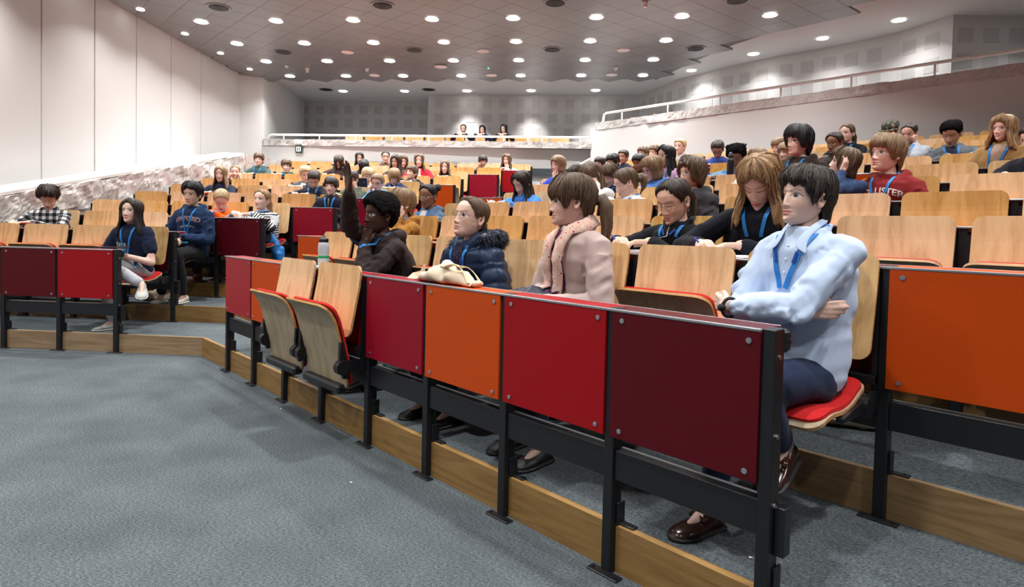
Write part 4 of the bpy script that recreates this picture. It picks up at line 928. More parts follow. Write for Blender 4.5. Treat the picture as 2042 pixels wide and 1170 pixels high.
    # ears
    for s in (-1, 1):
        n_ = 14 if nz > 50 else 10; o = len(V); rings = [(1.0, 0), (1.06, .45), (.92, .85), (.70, .72), (.45, .35), (.18, .3)]
        for (q, h) in rings:
            for k in range(n_):
                a = 2*math.pi*k/n_; ey = -.012 + .0165*q*math.cos(a)*(1.0 if math.sin(a) > 0 else .8) - .004*math.sin(a); ez = -.006 + .031*q*math.sin(a)
                out = .006 + .017*h*(1 if math.cos(a) < .3 else .45)
                V.append((s*(.0655 + out*.75), ey - out*.35, ez)); C.append((skin[0]*.97, skin[1]*.84, skin[2]*.82) if h > .4 else tuple(v*.8 for v in skin))
        for i in range(len(rings)-1):
            for k in range(n_):
                a = o+i*n_+k; b_ = o+i*n_+(k+1) % n_; F.append((a, b_, b_+n_, a+n_) if s > 0 else (a, a+n_, b_+n_, b_))
        F.append(tuple(o+(len(rings)-1)*n_+k for k in range(n_)))
    return V, C, F

# hairline heights by angle from the face (degrees), measured on a unit adult head
STY = {
 'short':   dict(c=[(0,.066),(30,.064),(50,.055),(62,.03),(75,-.01),(88,.012),(104,.006),(118,-.04),(145,-.062),(180,-.07)], th=.014, amp=.006, top=.012),
 'thick':   dict(c=[(0,.062),(30,.050),(50,.045),(62,.02),(74,-.018),(88,.004),(104,.0),(118,-.045),(145,-.066),(180,-.075)], th=.021, amp=.010, top=.014),
 'curly':   dict(c=[(0,.056),(30,.050),(50,.043),(62,.02),(74,-.012),(88,.008),(104,.004),(118,-.04),(145,-.062),(180,-.07)], th=.024, amp=.016, top=.014, fr=3),
 'fringe':  dict(c=[(0,.030),(25,.032),(45,.024),(58,.004),(72,-.02),(88,-.004),(104,-.01),(118,-.05),(145,-.07),(180,-.08)], th=.018, amp=.008, top=.012),
 'bowl':    dict(c=[(0,.034),(40,.030),(60,.018),(75,.006),(100,.0),(125,-.03),(150,-.06),(180,-.07)], th=.018, amp=.005, top=.01),
 'bobshort':dict(c=[(0,.036),(25,.030),(45,.024),(58,.0),(70,-.036),(82,-.035),(95,-.022),(112,-.055),(145,-.085),(180,-.095)], th=.019, amp=.009, top=.012),
 'bobboy':  dict(c=[(0,.024),(28,.024),(44,.010),(54,-.04),(62,-.075),(90,-.085),(130,-.09),(180,-.095)], th=.019, amp=.008, top=.01),
 'wavybob': dict(c=[(0,.050),(25,.038),(42,.018),(54,-.03),(64,-.066),(85,-.07),(110,-.085),(145,-.10),(180,-.105)], th=.027, amp=.018, top=.016, fr=2.4),
 'mop':     dict(c=[(0,.034),(25,.024),(42,.018),(54,-.012),(64,-.05),(78,-.05),(92,-.04),(115,-.085),(145,-.105),(180,-.11)], th=.024, amp=.010, top=.016),
 'pixie':   dict(c=[(0,.056),(20,.040),(40,.040),(54,.022),(66,-.004),(76,-.030),(88,.004),(104,-.012),(122,-.080),(150,-.105),(180,-.112)], th=.019, amp=.015, top=.018, fr=2.0),
 'bob':     dict(c=[(0,.046),(25,.036),(42,.016),(52,-.04),(60,-.09),(90,-.105),(140,-.115),(180,-.118)], th=.018, amp=.008, top=.008, flare=.016),
 'bobside': dict(c=[(0,.05),(25,.04),(45,.02),(58,-.03),(68,-.08),(100,-.10),(180,-.11)], th=.022, amp=.012, top=.012, flare=.02),
 'long':    dict(c=[(0,.080),(18,.062),(36,.040),(48,.0),(55,-.09),(62,-.21),(90,-.26),(140,-.30),(180,-.31)], th=.014, amp=.009, top=.006, flare=.05),
 'wavylong':dict(c=[(0,.070),(18,.054),(36,.036),(48,.0),(54,-.10),(60,-.17),(90,-.21),(140,-.25),(180,-.26)], th=.024, amp=.020, top=.012, flare=.06, fr=2.2),
 'wavy':    dict(c=[(0,.072),(18,.058),(36,.038),(48,.0),(55,-.08),(64,-.18),(90,-.22),(140,-.25),(180,-.26)], th=.020, amp=.016, top=.010, flare=.05, fr=2.2),
 'curtain': dict(c=[(0,.078),(14,.05),(26,.0),(34,-.13),(44,-.26),(90,-.32),(140,-.32),(180,-.32)], th=.016, amp=.010, top=.006, flare=.07),
 'tied':    dict(c=[(0,.088),(30,.076),(48,.056),(60,.030),(74,.0),(88,.006),(102,.0),(120,-.04),(150,-.068),(180,-.074)], th=.010, amp=.003, top=.004, knot=.026),
 'pony':    dict(c=[(0,.087),(30,.075),(48,.055),(60,.028),(74,-.004),(88,.004),(102,-.004),(120,-.045),(150,-.068),(180,-.074)], th=.012, amp=.004, top=.006, pony=.22),
 'ponyfringe': dict(c=[(0,.014),(22,.012),(38,.016),(50,.0),(60,-.030),(70,-.028),(80,.010),(98,.0),(120,-.045),(150,-.068),(180,-.074)], th=.018, amp=.010, top=.012, pony=.20),
 'bun':     dict(c=[(0,.088),(30,.076),(48,.056),(60,.034),(74,.010),(88,.010),(102,.0),(120,-.04),(150,-.066),(180,-.07)], th=.012, amp=.004, top=.004, bun=.036),
 'claw':    dict(c=[(0,.082),(30,.070),(48,.048),(60,.016),(74,-.012),(88,.004),(102,-.004),(120,-.045),(150,-.068),(180,-.074)], th=.016, amp=.006, top=.006, bun=.034, low=1, pony=.10),
 'curlytied': dict(c=[(0,.068),(30,.058),(48,.044),(60,.024),(74,.0),(88,.004),(102,-.004),(120,-.045),(150,-.068),(180,-.074)], th=.018, amp=.009, top=.010, bun=.055, low=1),
 'afro':    dict(c=[(0,.064),(30,.056),(50,.046),(62,.020),(74,-.010),(88,.012),(104,.006),(118,-.035),(145,-.056),(180,-.064)], th=.034, amp=.0065, top=.018, fr=13),
 'braids':  dict(c=[(0,.070),(30,.060),(50,.046),(62,.022),(74,-.01),(90,-.02),(120,-.07),(180,-.09)], th=.014, amp=.010, top=.006, fr=5, pony=.16),
 'cap':     dict(c=[(0,.05),(40,.045),(60,.01),(75,-.03),(100,-.03),(125,-.06),(180,-.075)], th=.012, amp=.004, top=.004),
}
def hair_mesh(style, col, nphi, ntt, M, s, seed, locks=0):
    st = STY[style]; cx = [q[0] for q in st['c']]; cz = [q[1] for q in st['c']]; fr = st.get('fr', 1.4); R3, T3 = M[:3, :3], M[:3, 3]
    def low(a):
        zb = np.interp(np.degrees(np.abs(a)), cx, cz); ca, sa = np.cos(a), np.sin(a); one = np.ones_like(a)
        rag = vnoise(np.stack([ca*7+seed, sa*7, one*1.7], -1)) + .7*vnoise(np.stack([ca*19+seed, sa*19, one*4.2], -1))
        return zb + rag*np.where(zb < -.1, .022, .0075)
    def shell(a, t, lay=0, lift=0.0):
        zb = low(a); z = .113 - (.113 - zb)*(np.clip(t, 0, 1.2)**1.35)
        zr = np.where(np.abs(a) > .85, np.maximum(z, -.020), z); zr = np.clip(zr, -.06, .1125)
        x, y = head_ring(zr, a); yc = -.012; l = np.hypot(x, y-yc) + 1e-6; dx, dyv = x/l, (y-yc)/l
        ca, sa = np.cos(a), np.sin(a); up_ = np.clip((z-.02)/.093, 0, 1); thick = st['th'] + st['top']*np.clip((z-.04)/.07, 0, 1.2)
        edge = np.minimum(1, (1-np.minimum(t, 1))*5 + (.04 if style in ('tied', 'pony', 'bun', 'claw', 'curlytied') else .35)); zk = 12*(fr if fr > 2.5 else .8)
        ns = vnoise(np.stack([ca*3.2*fr+seed, sa*3.2*fr, z*zk], -1)) + .6*vnoise(np.stack([ca*8*fr+seed, sa*8*fr, z*5], -1)) + .35*vnoise(np.stack([ca*22+seed, sa*22, z*4], -1))
        off = (thick + st['amp']*ns*np.clip(t*5, 0, 1))*edge
        if lay: off = np.minimum(off-.010, .5*off)
        off = off + lift
        rr = l + off*(1 - .55*up_); dz = off*.9*up_
        below = np.maximum(0, -.03 - z); rr = rr + np.where(np.abs(a) > .7, st.get('flare', 0)*np.minimum(1, below/.2)*(.8 if lay else 1), 0)
        p = np.stack([dx*rr, yc + dyv*rr, np.where(z < -.05, -.05, z + dz)], -1)*s
        w = p @ R3.T + T3; w[..., 2] += np.where(z < -.05, (z+.05)*s, 0)
        return w, z
    th = np.linspace(-math.pi, math.pi, nphi, endpoint=False); tg = np.linspace(0, 1, ntt+1)
    TG, TH = np.meshgrid(tg, th, indexing='ij'); V = []; ST = []; F = []
    for lay in (0, 1):
        w, z = shell(TH, TG, lay); V += list(w.reshape(-1, 3)); ST += list(np.stack([np.cos(TH), np.sin(TH), z*8], -1).reshape(-1, 3))
    W = nphi; Lr = (ntt+1)*W
    for i in range(ntt):
        for k in range(W):
            a, b_ = i*W+k, i*W+(k+1) % W
            F.append((a, a+W, b_+W, b_)); F.append((Lr+a, Lr+b_, Lr+b_+W, Lr+a+W))
    for k in range(W):
        a, b_ = ntt*W+k, ntt*W+(k+1) % W; F.append((a, Lr+a, Lr+b_, b_))
    def T(p): return R3 @ (np.asarray(p, float)*s) + T3
    rng = np.random.default_rng(int(seed*10)+3)
    # loose locks lying on the shell, so that the outline is hair and not a helmet
    if locks:
        m_ = 7; tight = style in ('tied', 'pony', 'bun', 'claw', 'curlytied', 'cap')
        A0 = rng.uniform(-math.pi, math.pi, locks); t0 = rng.uniform(.05, .45, locks); t1 = rng.uniform(.8, 1.0 if tight else 1.07, locks)
        dr = rng.normal(0, .05 if tight else .16, locks); rad = rng.uniform(.0018, .0042, locks)*(.6 if tight else 1); li = rng.uniform(-.002, .0015 if tight else .005, locks)
        q = np.linspace(0, 1, m_)[None, :]; AA = A0[:, None] + dr[:, None]*q**1.5 + (.05*np.sin(q*9 + A0[:, None]*7) if fr > 2 else 0); TT = t0[:, None] + (t1-t0)[:, None]*q
        w, z = shell(AA, TT, 0, li[:, None]*np.ones((1, m_)))
        if style == 'afro': locks = 0
        for k in range(locks):
            o = len(V); prof = np.array([.35, .9, 1, 1, .85, .55, .12])*rad[k]*s; vs, fs = tube_vf(w[k], prof, 5)
            V += [np.asarray(v) for v in vs]; jt = rng.uniform(-3, 3); ST += [(math.cos(A0[k])*1.0+jt, math.sin(A0[k])+.12*(q_ % 5), w[k][0][2]*2) for q_ in range(len(vs))]; F += [tuple(i+o for i in f) for f in fs]
    def addtube(pts, rad, seg=10, wav=0):
        o = len(V); vs, fs = tube_vf(pts, rad, seg); vs = np.asarray(vs); nn = vnoise(vs*40)*wav*.01
        for q, v in enumerate(vs):
            V.append(v + nn[q]); a = 2*math.pi*(q % seg)/seg; ST.append((math.cos(a)*.8, math.sin(a)*.8, v[2]*8))
        F.extend([tuple(i+o for i in f) for f in fs])
    def addball(c, r_, nn_=.25):
        mbb = MB(); mbb.ball((0, 0, 0), 1, 16, 12); o = len(V); bv = np.asarray(mbb.v); ns = vnoise(bv*2.2+seed)*nn_ + vnoise(bv*6+seed)*nn_*.5
        for v, n_ in zip(bv, ns): V.append(T(np.asarray(c) + v*r_*(1+n_))); ST.append((v[0]*1.5, v[1]*1.5, v[2]*2))
        F.extend([tuple(i+o for i in f) for f in mbb.f])
    if 'pony' in st:
        L_ = st['pony']; r0 = T((0, -.105, .012)); dr = R3 @ np.array([0, -1.0, 0])
        for k in range(9 if locks else 1):
            j_ = rng.normal(0, .010, 3)*s if k else np.zeros(3); lf = 1 if not k else rng.uniform(.75, 1.1); rf = 1 if not k else .35
            pts = [r0, r0 + dr*.035*s + Z*.004 + j_*.6, r0 + dr*.06*s - Z*.035*s + j_, r0 + dr*.066*s - Z*(.035+L_*.45*lf)*s + j_*1.6, r0 + dr*.05*s - Z*(.035+L_*.95*lf)*s + j_*2]
            addtube(pts, [.017*s*rf, .026*s*rf, .033*s*rf, .028*s*rf, .008*s*rf], 12 if not k else 6, .8)
        if style == 'braids':
            for k in range(-4, 5): addtube([T((k*.020, .055-abs(k)*.012, .095-abs(k)*.004)), T((k*.022, .01, .125-abs(k)*.004)), T((k*.022, -.06, .118-abs(k)*.004)), T((k*.015, -.108, .05))], [.009*s]*4, 7, .5)
    if 'bun' in st:
        zc = .0 if st.get('low') else .085; addball((0 if st.get('low') else -.052, (-.122 if st.get('low') else -.100), zc), st['bun'], .35)
    if 'knot' in st: addball((0, -.108, -.02), st['knot'], .2)
    return V, [col]*len(V), ST, F

def ik(S, W, l1, l2, hint):
    d = W-S; D = np.linalg.norm(d); mx = (l1+l2)*.985
    if D > mx: W = S + d/D*mx; d = W-S; D = mx
    D = max(D, abs(l1-l2)+.01); u = d/np.linalg.norm(d); a = (l1*l1 - l2*l2 + D*D)/(2*D); h = math.sqrt(max(0, l1*l1-a*a))
    hp = hint - u*(hint @ u); hp /= (np.linalg.norm(hp)+1e-9); return S + u*a + hp*h, W
def hand_tubes(kind, s, left):
    # wrist at 0, fingers +y, back of the hand +z; thumb on -x for a right hand
    cfg = {'open': ([6, 4, 4], [8, 6, 6], 20), 'rest': ([22, 28, 18], [26, 30, 20], 25), 'fist': ([78, 95, 60], [80, 95, 60], 40), 'pen': ([48, 42, 22], [70, 80, 50], 35)}[kind]
    out = []; mx = 1 if not left else -1
    out.append(([(0, -.01, 0), (0, .02, 0)], [.024*s, .027*s], .8))
    for k, x in enumerate((-.027, -.009, .009, .025)):
        L0 = [.095, .1, .096, .086][k]; out.append(([(x*.5*mx*s, .008*s, 0), (x*mx*s, L0*s*.97, 0)], [.017*s, .0125*s], 1))
        seg = [(.040, .026, .020), (.045, .029, .021), (.041, .027, .020), (.032, .021, .018)][k]
        p = np.array([x*mx, L0, 0.0]); ang = 0; pts = [p.copy()]; sp = (k-1.5)*(.10 if kind == 'open' else .03)*mx
        an = cfg[0] if k < 2 else cfg[1]
        for q in range(3):
            ang += math.radians(an[q]); dr = np.array([math.sin(sp)*math.cos(ang), math.cos(sp)*math.cos(ang), -math.sin(ang)]); p = p + dr*seg[q]; pts.append(p.copy())
        out.append(([tuple(v*s) for v in pts], [.0105*s, .0098*s, .0090*s, .0078*s], 1))
    tp = [np.array([-.022*mx, .02, -.004]), np.array([-.042*mx, .048, -.012])]
    if kind == 'open': tp += [np.array([-.060*mx, .078, -.012]), np.array([-.070*mx, .104, -.010])]
    elif kind == 'fist': tp += [np.array([-.036*mx, .080, -.030]), np.array([-.012*mx, .092, -.040])]
    elif kind == 'pen': tp += [np.array([-.040*mx, .085, -.034]), np.array([-.026*mx, .110, -.046])]
    else: tp += [np.array([-.048*mx, .078, -.020]), np.array([-.042*mx, .102, -.026])]
    out.append(([tuple(v*s) for v in tp], [.016*s, .0125*s, .0105*s, .0088*s], 1))
    return out

JOBS = []                              # meshes waiting for the voxel skin
def job(tubes, voxel, done, smooth=4, bulk=None, disp=None):
    mb = MB()
    for it in tubes:
        if it[0] == 'loft': mb.add(it[1], it[2])
        else: mb.tube(it[0], it[1], 12)
    me = mb.mesh('tmp', []) if False else None
    me = bpy.data.meshes.new('tmp'); me.from_pydata(mb.v, [], mb.f); o = bpy.data.objects.new('tmp', me); COL.objects.link(o)
    m = o.modifiers.new('r', 'REMESH'); m.mode = 'VOXEL'; m.voxel_size = voxel; m.adaptivity = 0
    if smooth: q = o.modifiers.new('s', 'SMOOTH'); q.factor = .5; q.iterations = smooth
    JOBS.append((o, done))
def loft(rings, n=20):
    # rings: (centre, axis_u * ru, axis_v * rv)
    V = []; F = []
    for c, u, v in rings:
        for k in range(n):
            a = 2*math.pi*k/n; V.append(np.asarray(c) + np.asarray(u)*math.cos(a) + np.asarray(v)*math.sin(a))
    m = len(rings)
    for i in range(m-1):
        for k in range(n): F.append((i*n+k, i*n+(k+1) % n, (i+1)*n+(k+1) % n, (i+1)*n+k))
    F.append(tuple(range(n))[::-1]); F.append(tuple(range((m-1)*n, m*n)))
    return ('loft', V, F)
def set_attr(me, name, data, vec=False):
    a = me.attributes.new(name, 'FLOAT_COLOR' if not vec else 'FLOAT_VECTOR', 'POINT')
    if not vec: a.data.foreach_set('color', np.concatenate([np.asarray(data, np.float32), np.ones((len(data), 1), np.float32)], 1).ravel())
    else: a.data.foreach_set('vector', np.asarray(data, np.float32).ravel())
def mk(name, V, F, mats, parent, base, smooth=True):
    me = bpy.data.meshes.new(name); me.from_pydata([tuple(np.asarray(v)-base) for v in V], [], F)
    for m in (mats if isinstance(mats, list) else [mats]): me.materials.append(m)
    if smooth: me.polygons.foreach_set('use_smooth', [True]*len(me.polygons))
    me.update(); o = bpy.data.objects.new(name, me); link(o, parent); return o
def nrm(v): v = np.asarray(v, float); return v/(np.linalg.norm(v)+1e-9)
HELD = []                              # pens and papers to be placed: (position, direction, kind)
BODY = {}
GARMENT = {'tee': 't_shirt', 'hoodie': 'hoodie', 'sweat': 'jumper', 'plaid': 'shirt', 'stripe': 'striped_top', 'jacket': 'jacket', 'zip': 'zip_top', 'puffer': 'padded_coat', 'cardigan': 'cardigan', 'cardig': 'cardigan', 'shirt': 'shirt', 'denim': 'denim_shirt'}
def person(p):
    B = BL.get(p['b']) or p['B']; F = -B['n']; H = p['H']; r = p['r']; z0 = p.get('z0', (r)*RISE)
    depth = (H-CP) @ fw; hm = p['h']*depth/F_PX; st = STY[p['hair'][0]]
    s = p.get('s') or float(np.clip((hm - st['th']*.7 - st['top']*.5)/.225/(1 if abs(p['pitch']) < 20 else .97), .90, 1.14)); p['s'] = s
    sb = p.get('sb', min(1.1, .98*s + .03)); lod = 0 if p['h'] >= 75 else 1 if p['h'] >= 42 else 2
    # head frame
    v = nrm(np.array([-H[0], -H[1], 0])); left = np.array([v[1], -v[0], 0]); t = math.radians(p['turn']); fd = v*math.cos(t) + left*math.sin(t)
    pt = math.radians(p['pitch']); ydir = fd*math.cos(pt) - Z*math.sin(pt); xdir = np.cross(fd, Z); zdir = np.cross(xdir, ydir)
    rl = math.radians(p.get('roll', 0)); xdir, zdir = xdir*math.cos(rl) + zdir*math.sin(rl), zdir*math.cos(rl) - xdir*math.sin(rl)
    M = np.eye(4); M[:3, 0] = xdir; M[:3, 1] = ydir; M[:3, 2] = zdir
    off = zdir*(-.006*s); M[:3, 3] = H + off
    def hp(x, y, z): return M[:3, :3] @ (np.array([x, y, z])*s) + M[:3, 3]
    # trunk
    tw = p.get('twist', .35); Ft = nrm(F*(1-tw) + fd*tw); Sd = np.cross(Ft, Z)              # Sd: the sitter's right
    if 'hip' in p: hip = p['hip']
    else:
        js = p['js'] + .5; lh = js + float(np.clip(p['l'] - js, -.42, .42))*.75; hip = lat(p['b'], r, lh, -.25, .575)
    A = hp(0, -.028, -.062); Nk = A - Z*.072*s - Ft*.012*s
    d_ = Nk - hip; d_[2] = 0
    chest = hip + (Nk-hip)*.62 - Ft*.02
    sw = .160*sb; drop = .066*sb
    SL, SR = Nk - Z*drop - Sd*sw, Nk - Z*drop + Sd*sw
    base = np.array([hip[0], hip[1], z0])
    kind, tc = p['top']; baggy = {'hoodie': .022, 'sweat': .018, 'tee': .012, 'puffer': .035, 'jacket': .024, 'cardigan': .024, 'cardig': .02, 'shirt': .020, 'stripe': .018, 'plaid': .018, 'zip': .018, 'denim': .018}[kind]
    def trunk(g, neck=True):
        R = []
        for tq, w, dd, lift in ((-.09, .15, .115, 0), (0, .168, .125, 0), (.25, .155, .118, 0), (.5, .160, .120, 0), (.72, .162, .120, 0), (.88, .142, .098, 0), (.97, .095, .072, 0), (1.04, .062, .060, 0)):
            c = hip + (Nk-hip)*tq - Ft*(.028*math.sin(math.pi*min(max(tq, 0), 1))) + (Ft*.01 if tq > .6 else 0)
            gg = g if tq < .9 else g*.5
            R.append((c, Sd*(w*sb+gg), Ft*(dd*sb+gg)))
        return loft(R)
    # arms
    l1, l2 = .285*sb, .255*sb; arms = p['arms']; deskz = z0 + .82; two = {}
    def reach(S, L_):
        d = nrm(ray(696, 384)); oc = CP - S; b_ = d @ oc; c_ = oc @ oc - (.965*L_)**2; q = max(b_*b_ - c_, 0); return CP + d*(-b_ - math.sqrt(q))
    def target(side):
        S = SR if side > 0 else SL; a = arms; out = Sd*side
        if a == 'desk': return hip + F*.40 + out*.10 + Z*(deskz+.05-hip[2]), nrm(out*1.0 - Z*.9 + F*.1), 'rest', nrm(F*.8 - out*.7), Z
        if a == 'write':
            ws = 1 if not p.get('lefty') else -1
            if side == ws: return hip + F*.43 + out*.16 + Z*(deskz+.05-hip[2]), nrm(out*1.0 - Z*.5), 'pen', nrm(F*.8 - out*.65), nrm(Z*.8 + out*.6)
            return hip + F*.40 + out*.06 + Z*(deskz+.05-hip[2]), nrm(out*1.0 - Z*.9), 'rest', nrm(F*.5 - out*.9), Z
        if a in ('lap', 'lap2', 'lapjacket'): return hip + F*.26 + out*.05 + Z*.17, nrm(out*.9 - F*.5 - Z*.6), 'rest', nrm(F*.7 - out*.8 - Z*.2), Z
        if a == 'cheeks' or (a == 'cheekL' and side < 0) or (a == 'cheekR' and side > 0):
            w = hp(side*.084, .052, -.120) - Z*.0; return w, nrm(out*.5 - Z*1.0 + F*.4), 'fist', nrm(hp(side*.078, .058, .0)-w), nrm(out*.9 + M[:3, 1]*.3)
        if a == 'chin' and side < 0:
            w = hp(-.03, .085, -.175); return w, nrm(out*.5 - Z + F*.4), 'fist', nrm(hp(-.005, .08, -.07)-w), nrm(M[:3, 1] - Z*.1)
        if a == 'forehead' and side < 0:
            w = hp(-.085, .055, -.06); return w, nrm(out*.7 - Z + F*.3), 'rest', nrm(hp(-.03, .095, .06)-w), nrm(out + M[:3, 1]*.6)
        if a == 'headL' and side < 0:
            w = hp(-.095, .0, -.085); return w, nrm(out*.6 - Z + F*.3), 'rest', nrm(hp(-.092, -.015, .05)-w), nrm(out)
        if a == 'raise':
            if side > 0: return reach(S, l1+l2),  nrm(out*.2 + F*1.0 - Z*.3), 'open', nrm(Z*1.0 + F*.08), nrm(-F*.1 + left*-.3 + np.array([.6, .7, 0]))
            w = hp(.0, .088, -.185); return w, nrm(F*.5 - Z + out*.5), 'fist', nrm(hp(-.0, .075, -.09)-w + Z*.02), nrm(M[:3, 1]*.7 + out*.6)
        if a == 'folded':
            if side > 0: return hip + Ft*.165 - Sd*.125 + Z*.255, nrm(out*.9 + Ft*.30 - Z*.45), 'rest', nrm(-Sd*.85 - Ft*.55 + Z*.1), nrm(Ft)
            return hip + Ft*.262 + Sd*.115 + Z*.245, nrm(out*.85 + Ft*.30 - Z*.5), 'rest', nrm(Sd - Ft*.4 + Z*.1), nrm(Ft)
        return hip + F*.40 + out*.10 + Z*(deskz+.05-hip[2]), nrm(out*1.0 - Z*.9), 'rest', nrm(F*.8 - out*.7), Z
    skinp, sleeve, hands = [], [], []
    bare = kind == 'tee'
    for side in (1, -1):
        S = SR if side > 0 else SL; W, hint, hk, fdir, dors = target(side); E, W = ik(S, W, l1, l2, hint); two[side] = (S, E, W)
        skinp.append(([S, E], [.040*sb, .034*sb])); skinp.append(([E, W], [.036*sb, .0245*sb]))
        ga = baggy
        if bare: sleeve.append(([S + (Nk-S)*.15, S + (E-S)*.55], [.062*sb, .060*sb]))
        else:
            mid = S + (E-S)*.5; wr = W - nrm(W-E)*(.012 if arms != 'folded' else .050)
            sleeve.append(([S + (Nk-S)*.30 - Z*.004, S, mid, E], [.044*sb+ga*.5, .047*sb+ga*.6, .047*sb+ga*.75, .041*sb+ga*.75])); f2 = E + (W-E)*.55
            sleeve.append(([E, f2, wr], [.043*sb+ga*.75, .038*sb+ga*.6, .031*sb+ga*.45]))
        y = nrm(fdir); zz = nrm(dors - y*(dors @ y)); xx = np.cross(y, zz)
        for pts, rad, fl in hand_tubes(hk, s*.98 if s < 1 else s*.95, side < 0):
            hands.append(([W + xx*q[0] + y*q[1] + zz*q[2] for q in pts], rad))
        p['hand%d' % side] = (W, y, zz, xx)
        if hk == 'pen': HELD.append((p['i'], W + y*.088*s - zz*.030*s, nrm(zz*.8 - y*.55 + xx*.15*side), p))
    # legs
    HL, HR = hip - Sd*.085*sb - Z*.015, hip + Sd*.085*sb - Z*.015
    legsk, legcl, feet = [], [], []
    for side, Hj in ((1, HR), (-1, HL)):
        out = Sd*side; lg = p.get('legs')
        K = Hj + F*.42*sb + out*.03 + Z*.0; An = np.array([*(K - F*.13)[:2], z0 + .085]); toe = F
        if lg == 'crossed':
            if side > 0: K = hip + F*.43 - out*.0 + Z*.0; An = atz(226, 640, z0+.085); toe = nrm(F + out*.75)
            else: K = hip + F*.43 - out*.06 + Z*.125; An = onplane(283, 566, B['o'] + B['n']*(PITCHROW-.25-.46), B['n']); toe = nrm(F*.8 + out*.55 - Z*.35)
        if lg == 'lady':
            if side > 0: K = hip + F*.43 + out*.02 + Z*.03; An = p['foot'][0]; toe = nrm(F + out*.25)
            else: K = hip + F*.44 + out*.05 + Z*.02; An = p['foot'][1]; toe = nrm(F*.9 - Z*.3)
        legsk.append(([Hj, K], [.060*sb, .042*sb])); legsk.append(([K, An], [.042*sb, .028*sb])); legsk.append(([An, An - nrm(Z - toe*(toe @ Z))*.055 + toe*.10], [.026*sb, .017*sb]))
        legcl.append(([Hj + F*.02, Hj + (K-Hj)*.5, K], [.092*sb, .082*sb, .066*sb])); legcl.append(([K, K + (An-K)*.5, An + nrm(K-An)*.045], [.064*sb, .058*sb, .050*sb])); feet.append((An, toe))
    p['feet'] = feet
    legcl.append(([hip - Sd*.06 - Ft*.02, hip + Sd*.06 - Ft*.02], [.118*sb, .118*sb]))
    o = bpy.data.objects.new('person', bpy.data.meshes.new('person')); link(o); o.location = tuple(base)
    tag(o, p['label'], 'person', p.get('group')); p['obj'] = o; p['base'] = base; p['M'] = M; p['Ft'], p['Sd'], p['Nk'], p['hip'] = Ft, Sd, Nk, hip
    # skin: one continuous body, head attached at the neck
    vox = (.0095, .013, .018)[lod]
    nr = .9 if p['h'] < 100 else 1.0; neck = [([A + zdir*.03*s, A, Nk - Z*.02], [.048*s*nr, .045*s*nr, .050*s])]
    core = trunk(-.030)
    bodyparts = [core] + neck + skinp + legsk
    hv = (.0044, .0055, .0075)[lod]
    nzt = ((92, 104), (56, 60), (36, 38))[lod]
    hV, hC, hF = head_mesh(p['skin'], nzt[0], nzt[1], p['hair'][1], p['pitch'] > 19, gaze=.002, lipc=p.get('lip'))
    hV = [M[:3, :3] @ (np.asarray(q)*s) + M[:3, 3] for q in hV]
    acc = dict(V=list(hV), C=list(hC), F=list(hF))
    def add_skin(me):
        n = len(me.vertices); co = np.empty(n*3); me.vertices.foreach_get('co', co); o_ = len(acc['V']); acc['V'].extend(co.reshape(-1, 3)); acc['C'].extend([p['skin']]*n)
        acc['F'].extend([tuple(i+o_ for i in q.vertices) for q in me.polygons])
    if lod == 2:
        mbb = MB()
        for it in bodyparts + hands:
            if it[0] == 'loft': mbb.add(it[1], it[2])
            else: mbb.tube(it[0], it[1], 8)
        o_ = len(acc['V']); acc['V'].extend([np.asarray(q) for q in mbb.v]); acc['C'].extend([p['skin']]*len(mbb.v)); acc['F'].extend([tuple(i+o_ for i in q) for q in mbb.f])
    else: job(bodyparts, vox, add_skin, 3); job(hands, hv, add_skin, 2)
    def finish():
        me = o.data; me.from_pydata([tuple(np.asarray(q)-base) for q in acc['V']], [], acc['F']); me.materials.append(SKIN); set_attr(me, 'Col', acc['C']); me.polygons.foreach_set('use_smooth', [True]*len(me.polygons)); me.update()
    p['finish'] = finish
    # hair
    nh = ((110, 34), (72, 24), (48, 16))[lod]
    V, C, ST_, Fh = hair_mesh(p['hair'][0], p['hair'][1], nh[0], nh[1], M, s, p['i']*3.7, (520, 170, 0)[lod])
    ho = mk('hair', V, Fh, HAIRM if p['hair'][0] in ('afro', 'braids', 'curlytied') else HAIR, o, base); set_attr(ho.data, 'Col', C); set_attr(ho.data, 'strand', ST_, True)
    # clothes
    top = [trunk(baggy if kind != 'puffer' else baggy*.8)] + sleeve
    top.append(([SL, Nk - Z*.052*sb, SR], [.043*sb+baggy*.5, .056*sb+baggy*.5, .043*sb+baggy*.5]))
    if kind == 'hoodie':
        bk = -Ft; ring = [Nk + Sd*.085*sb + Ft*.055*sb - Z*.030, Nk + Sd*.105*sb - Ft*.005 + Z*.012, Nk + Sd*.065*sb - Ft*.085*sb + Z*.012, Nk - Ft*.115*sb - Z*.0, Nk - Sd*.065*sb - Ft*.085*sb + Z*.012, Nk - Sd*.105*sb - Ft*.005 + Z*.012, Nk - Sd*.085*sb + Ft*.055*sb - Z*.030]
        top.append((ring, [.022, .034, .042, .050, .042, .034, .022])); top.append(([Nk - Ft*.10 + Z*.0, Nk - Ft*.125 - Z*.09], [.06*sb, .05*sb]))
    elif kind in ('jacket', 'zip', 'shirt', 'plaid', 'denim', 'cardig', 'cardigan', 'puffer'):
        hgt = {'puffer': .03, 'zip': .012}.get(kind, 0.0); thk = {'puffer': .036, 'shirt': .013, 'plaid': .014, 'denim': .013, 'cardigan': .016}.get(kind, .018)
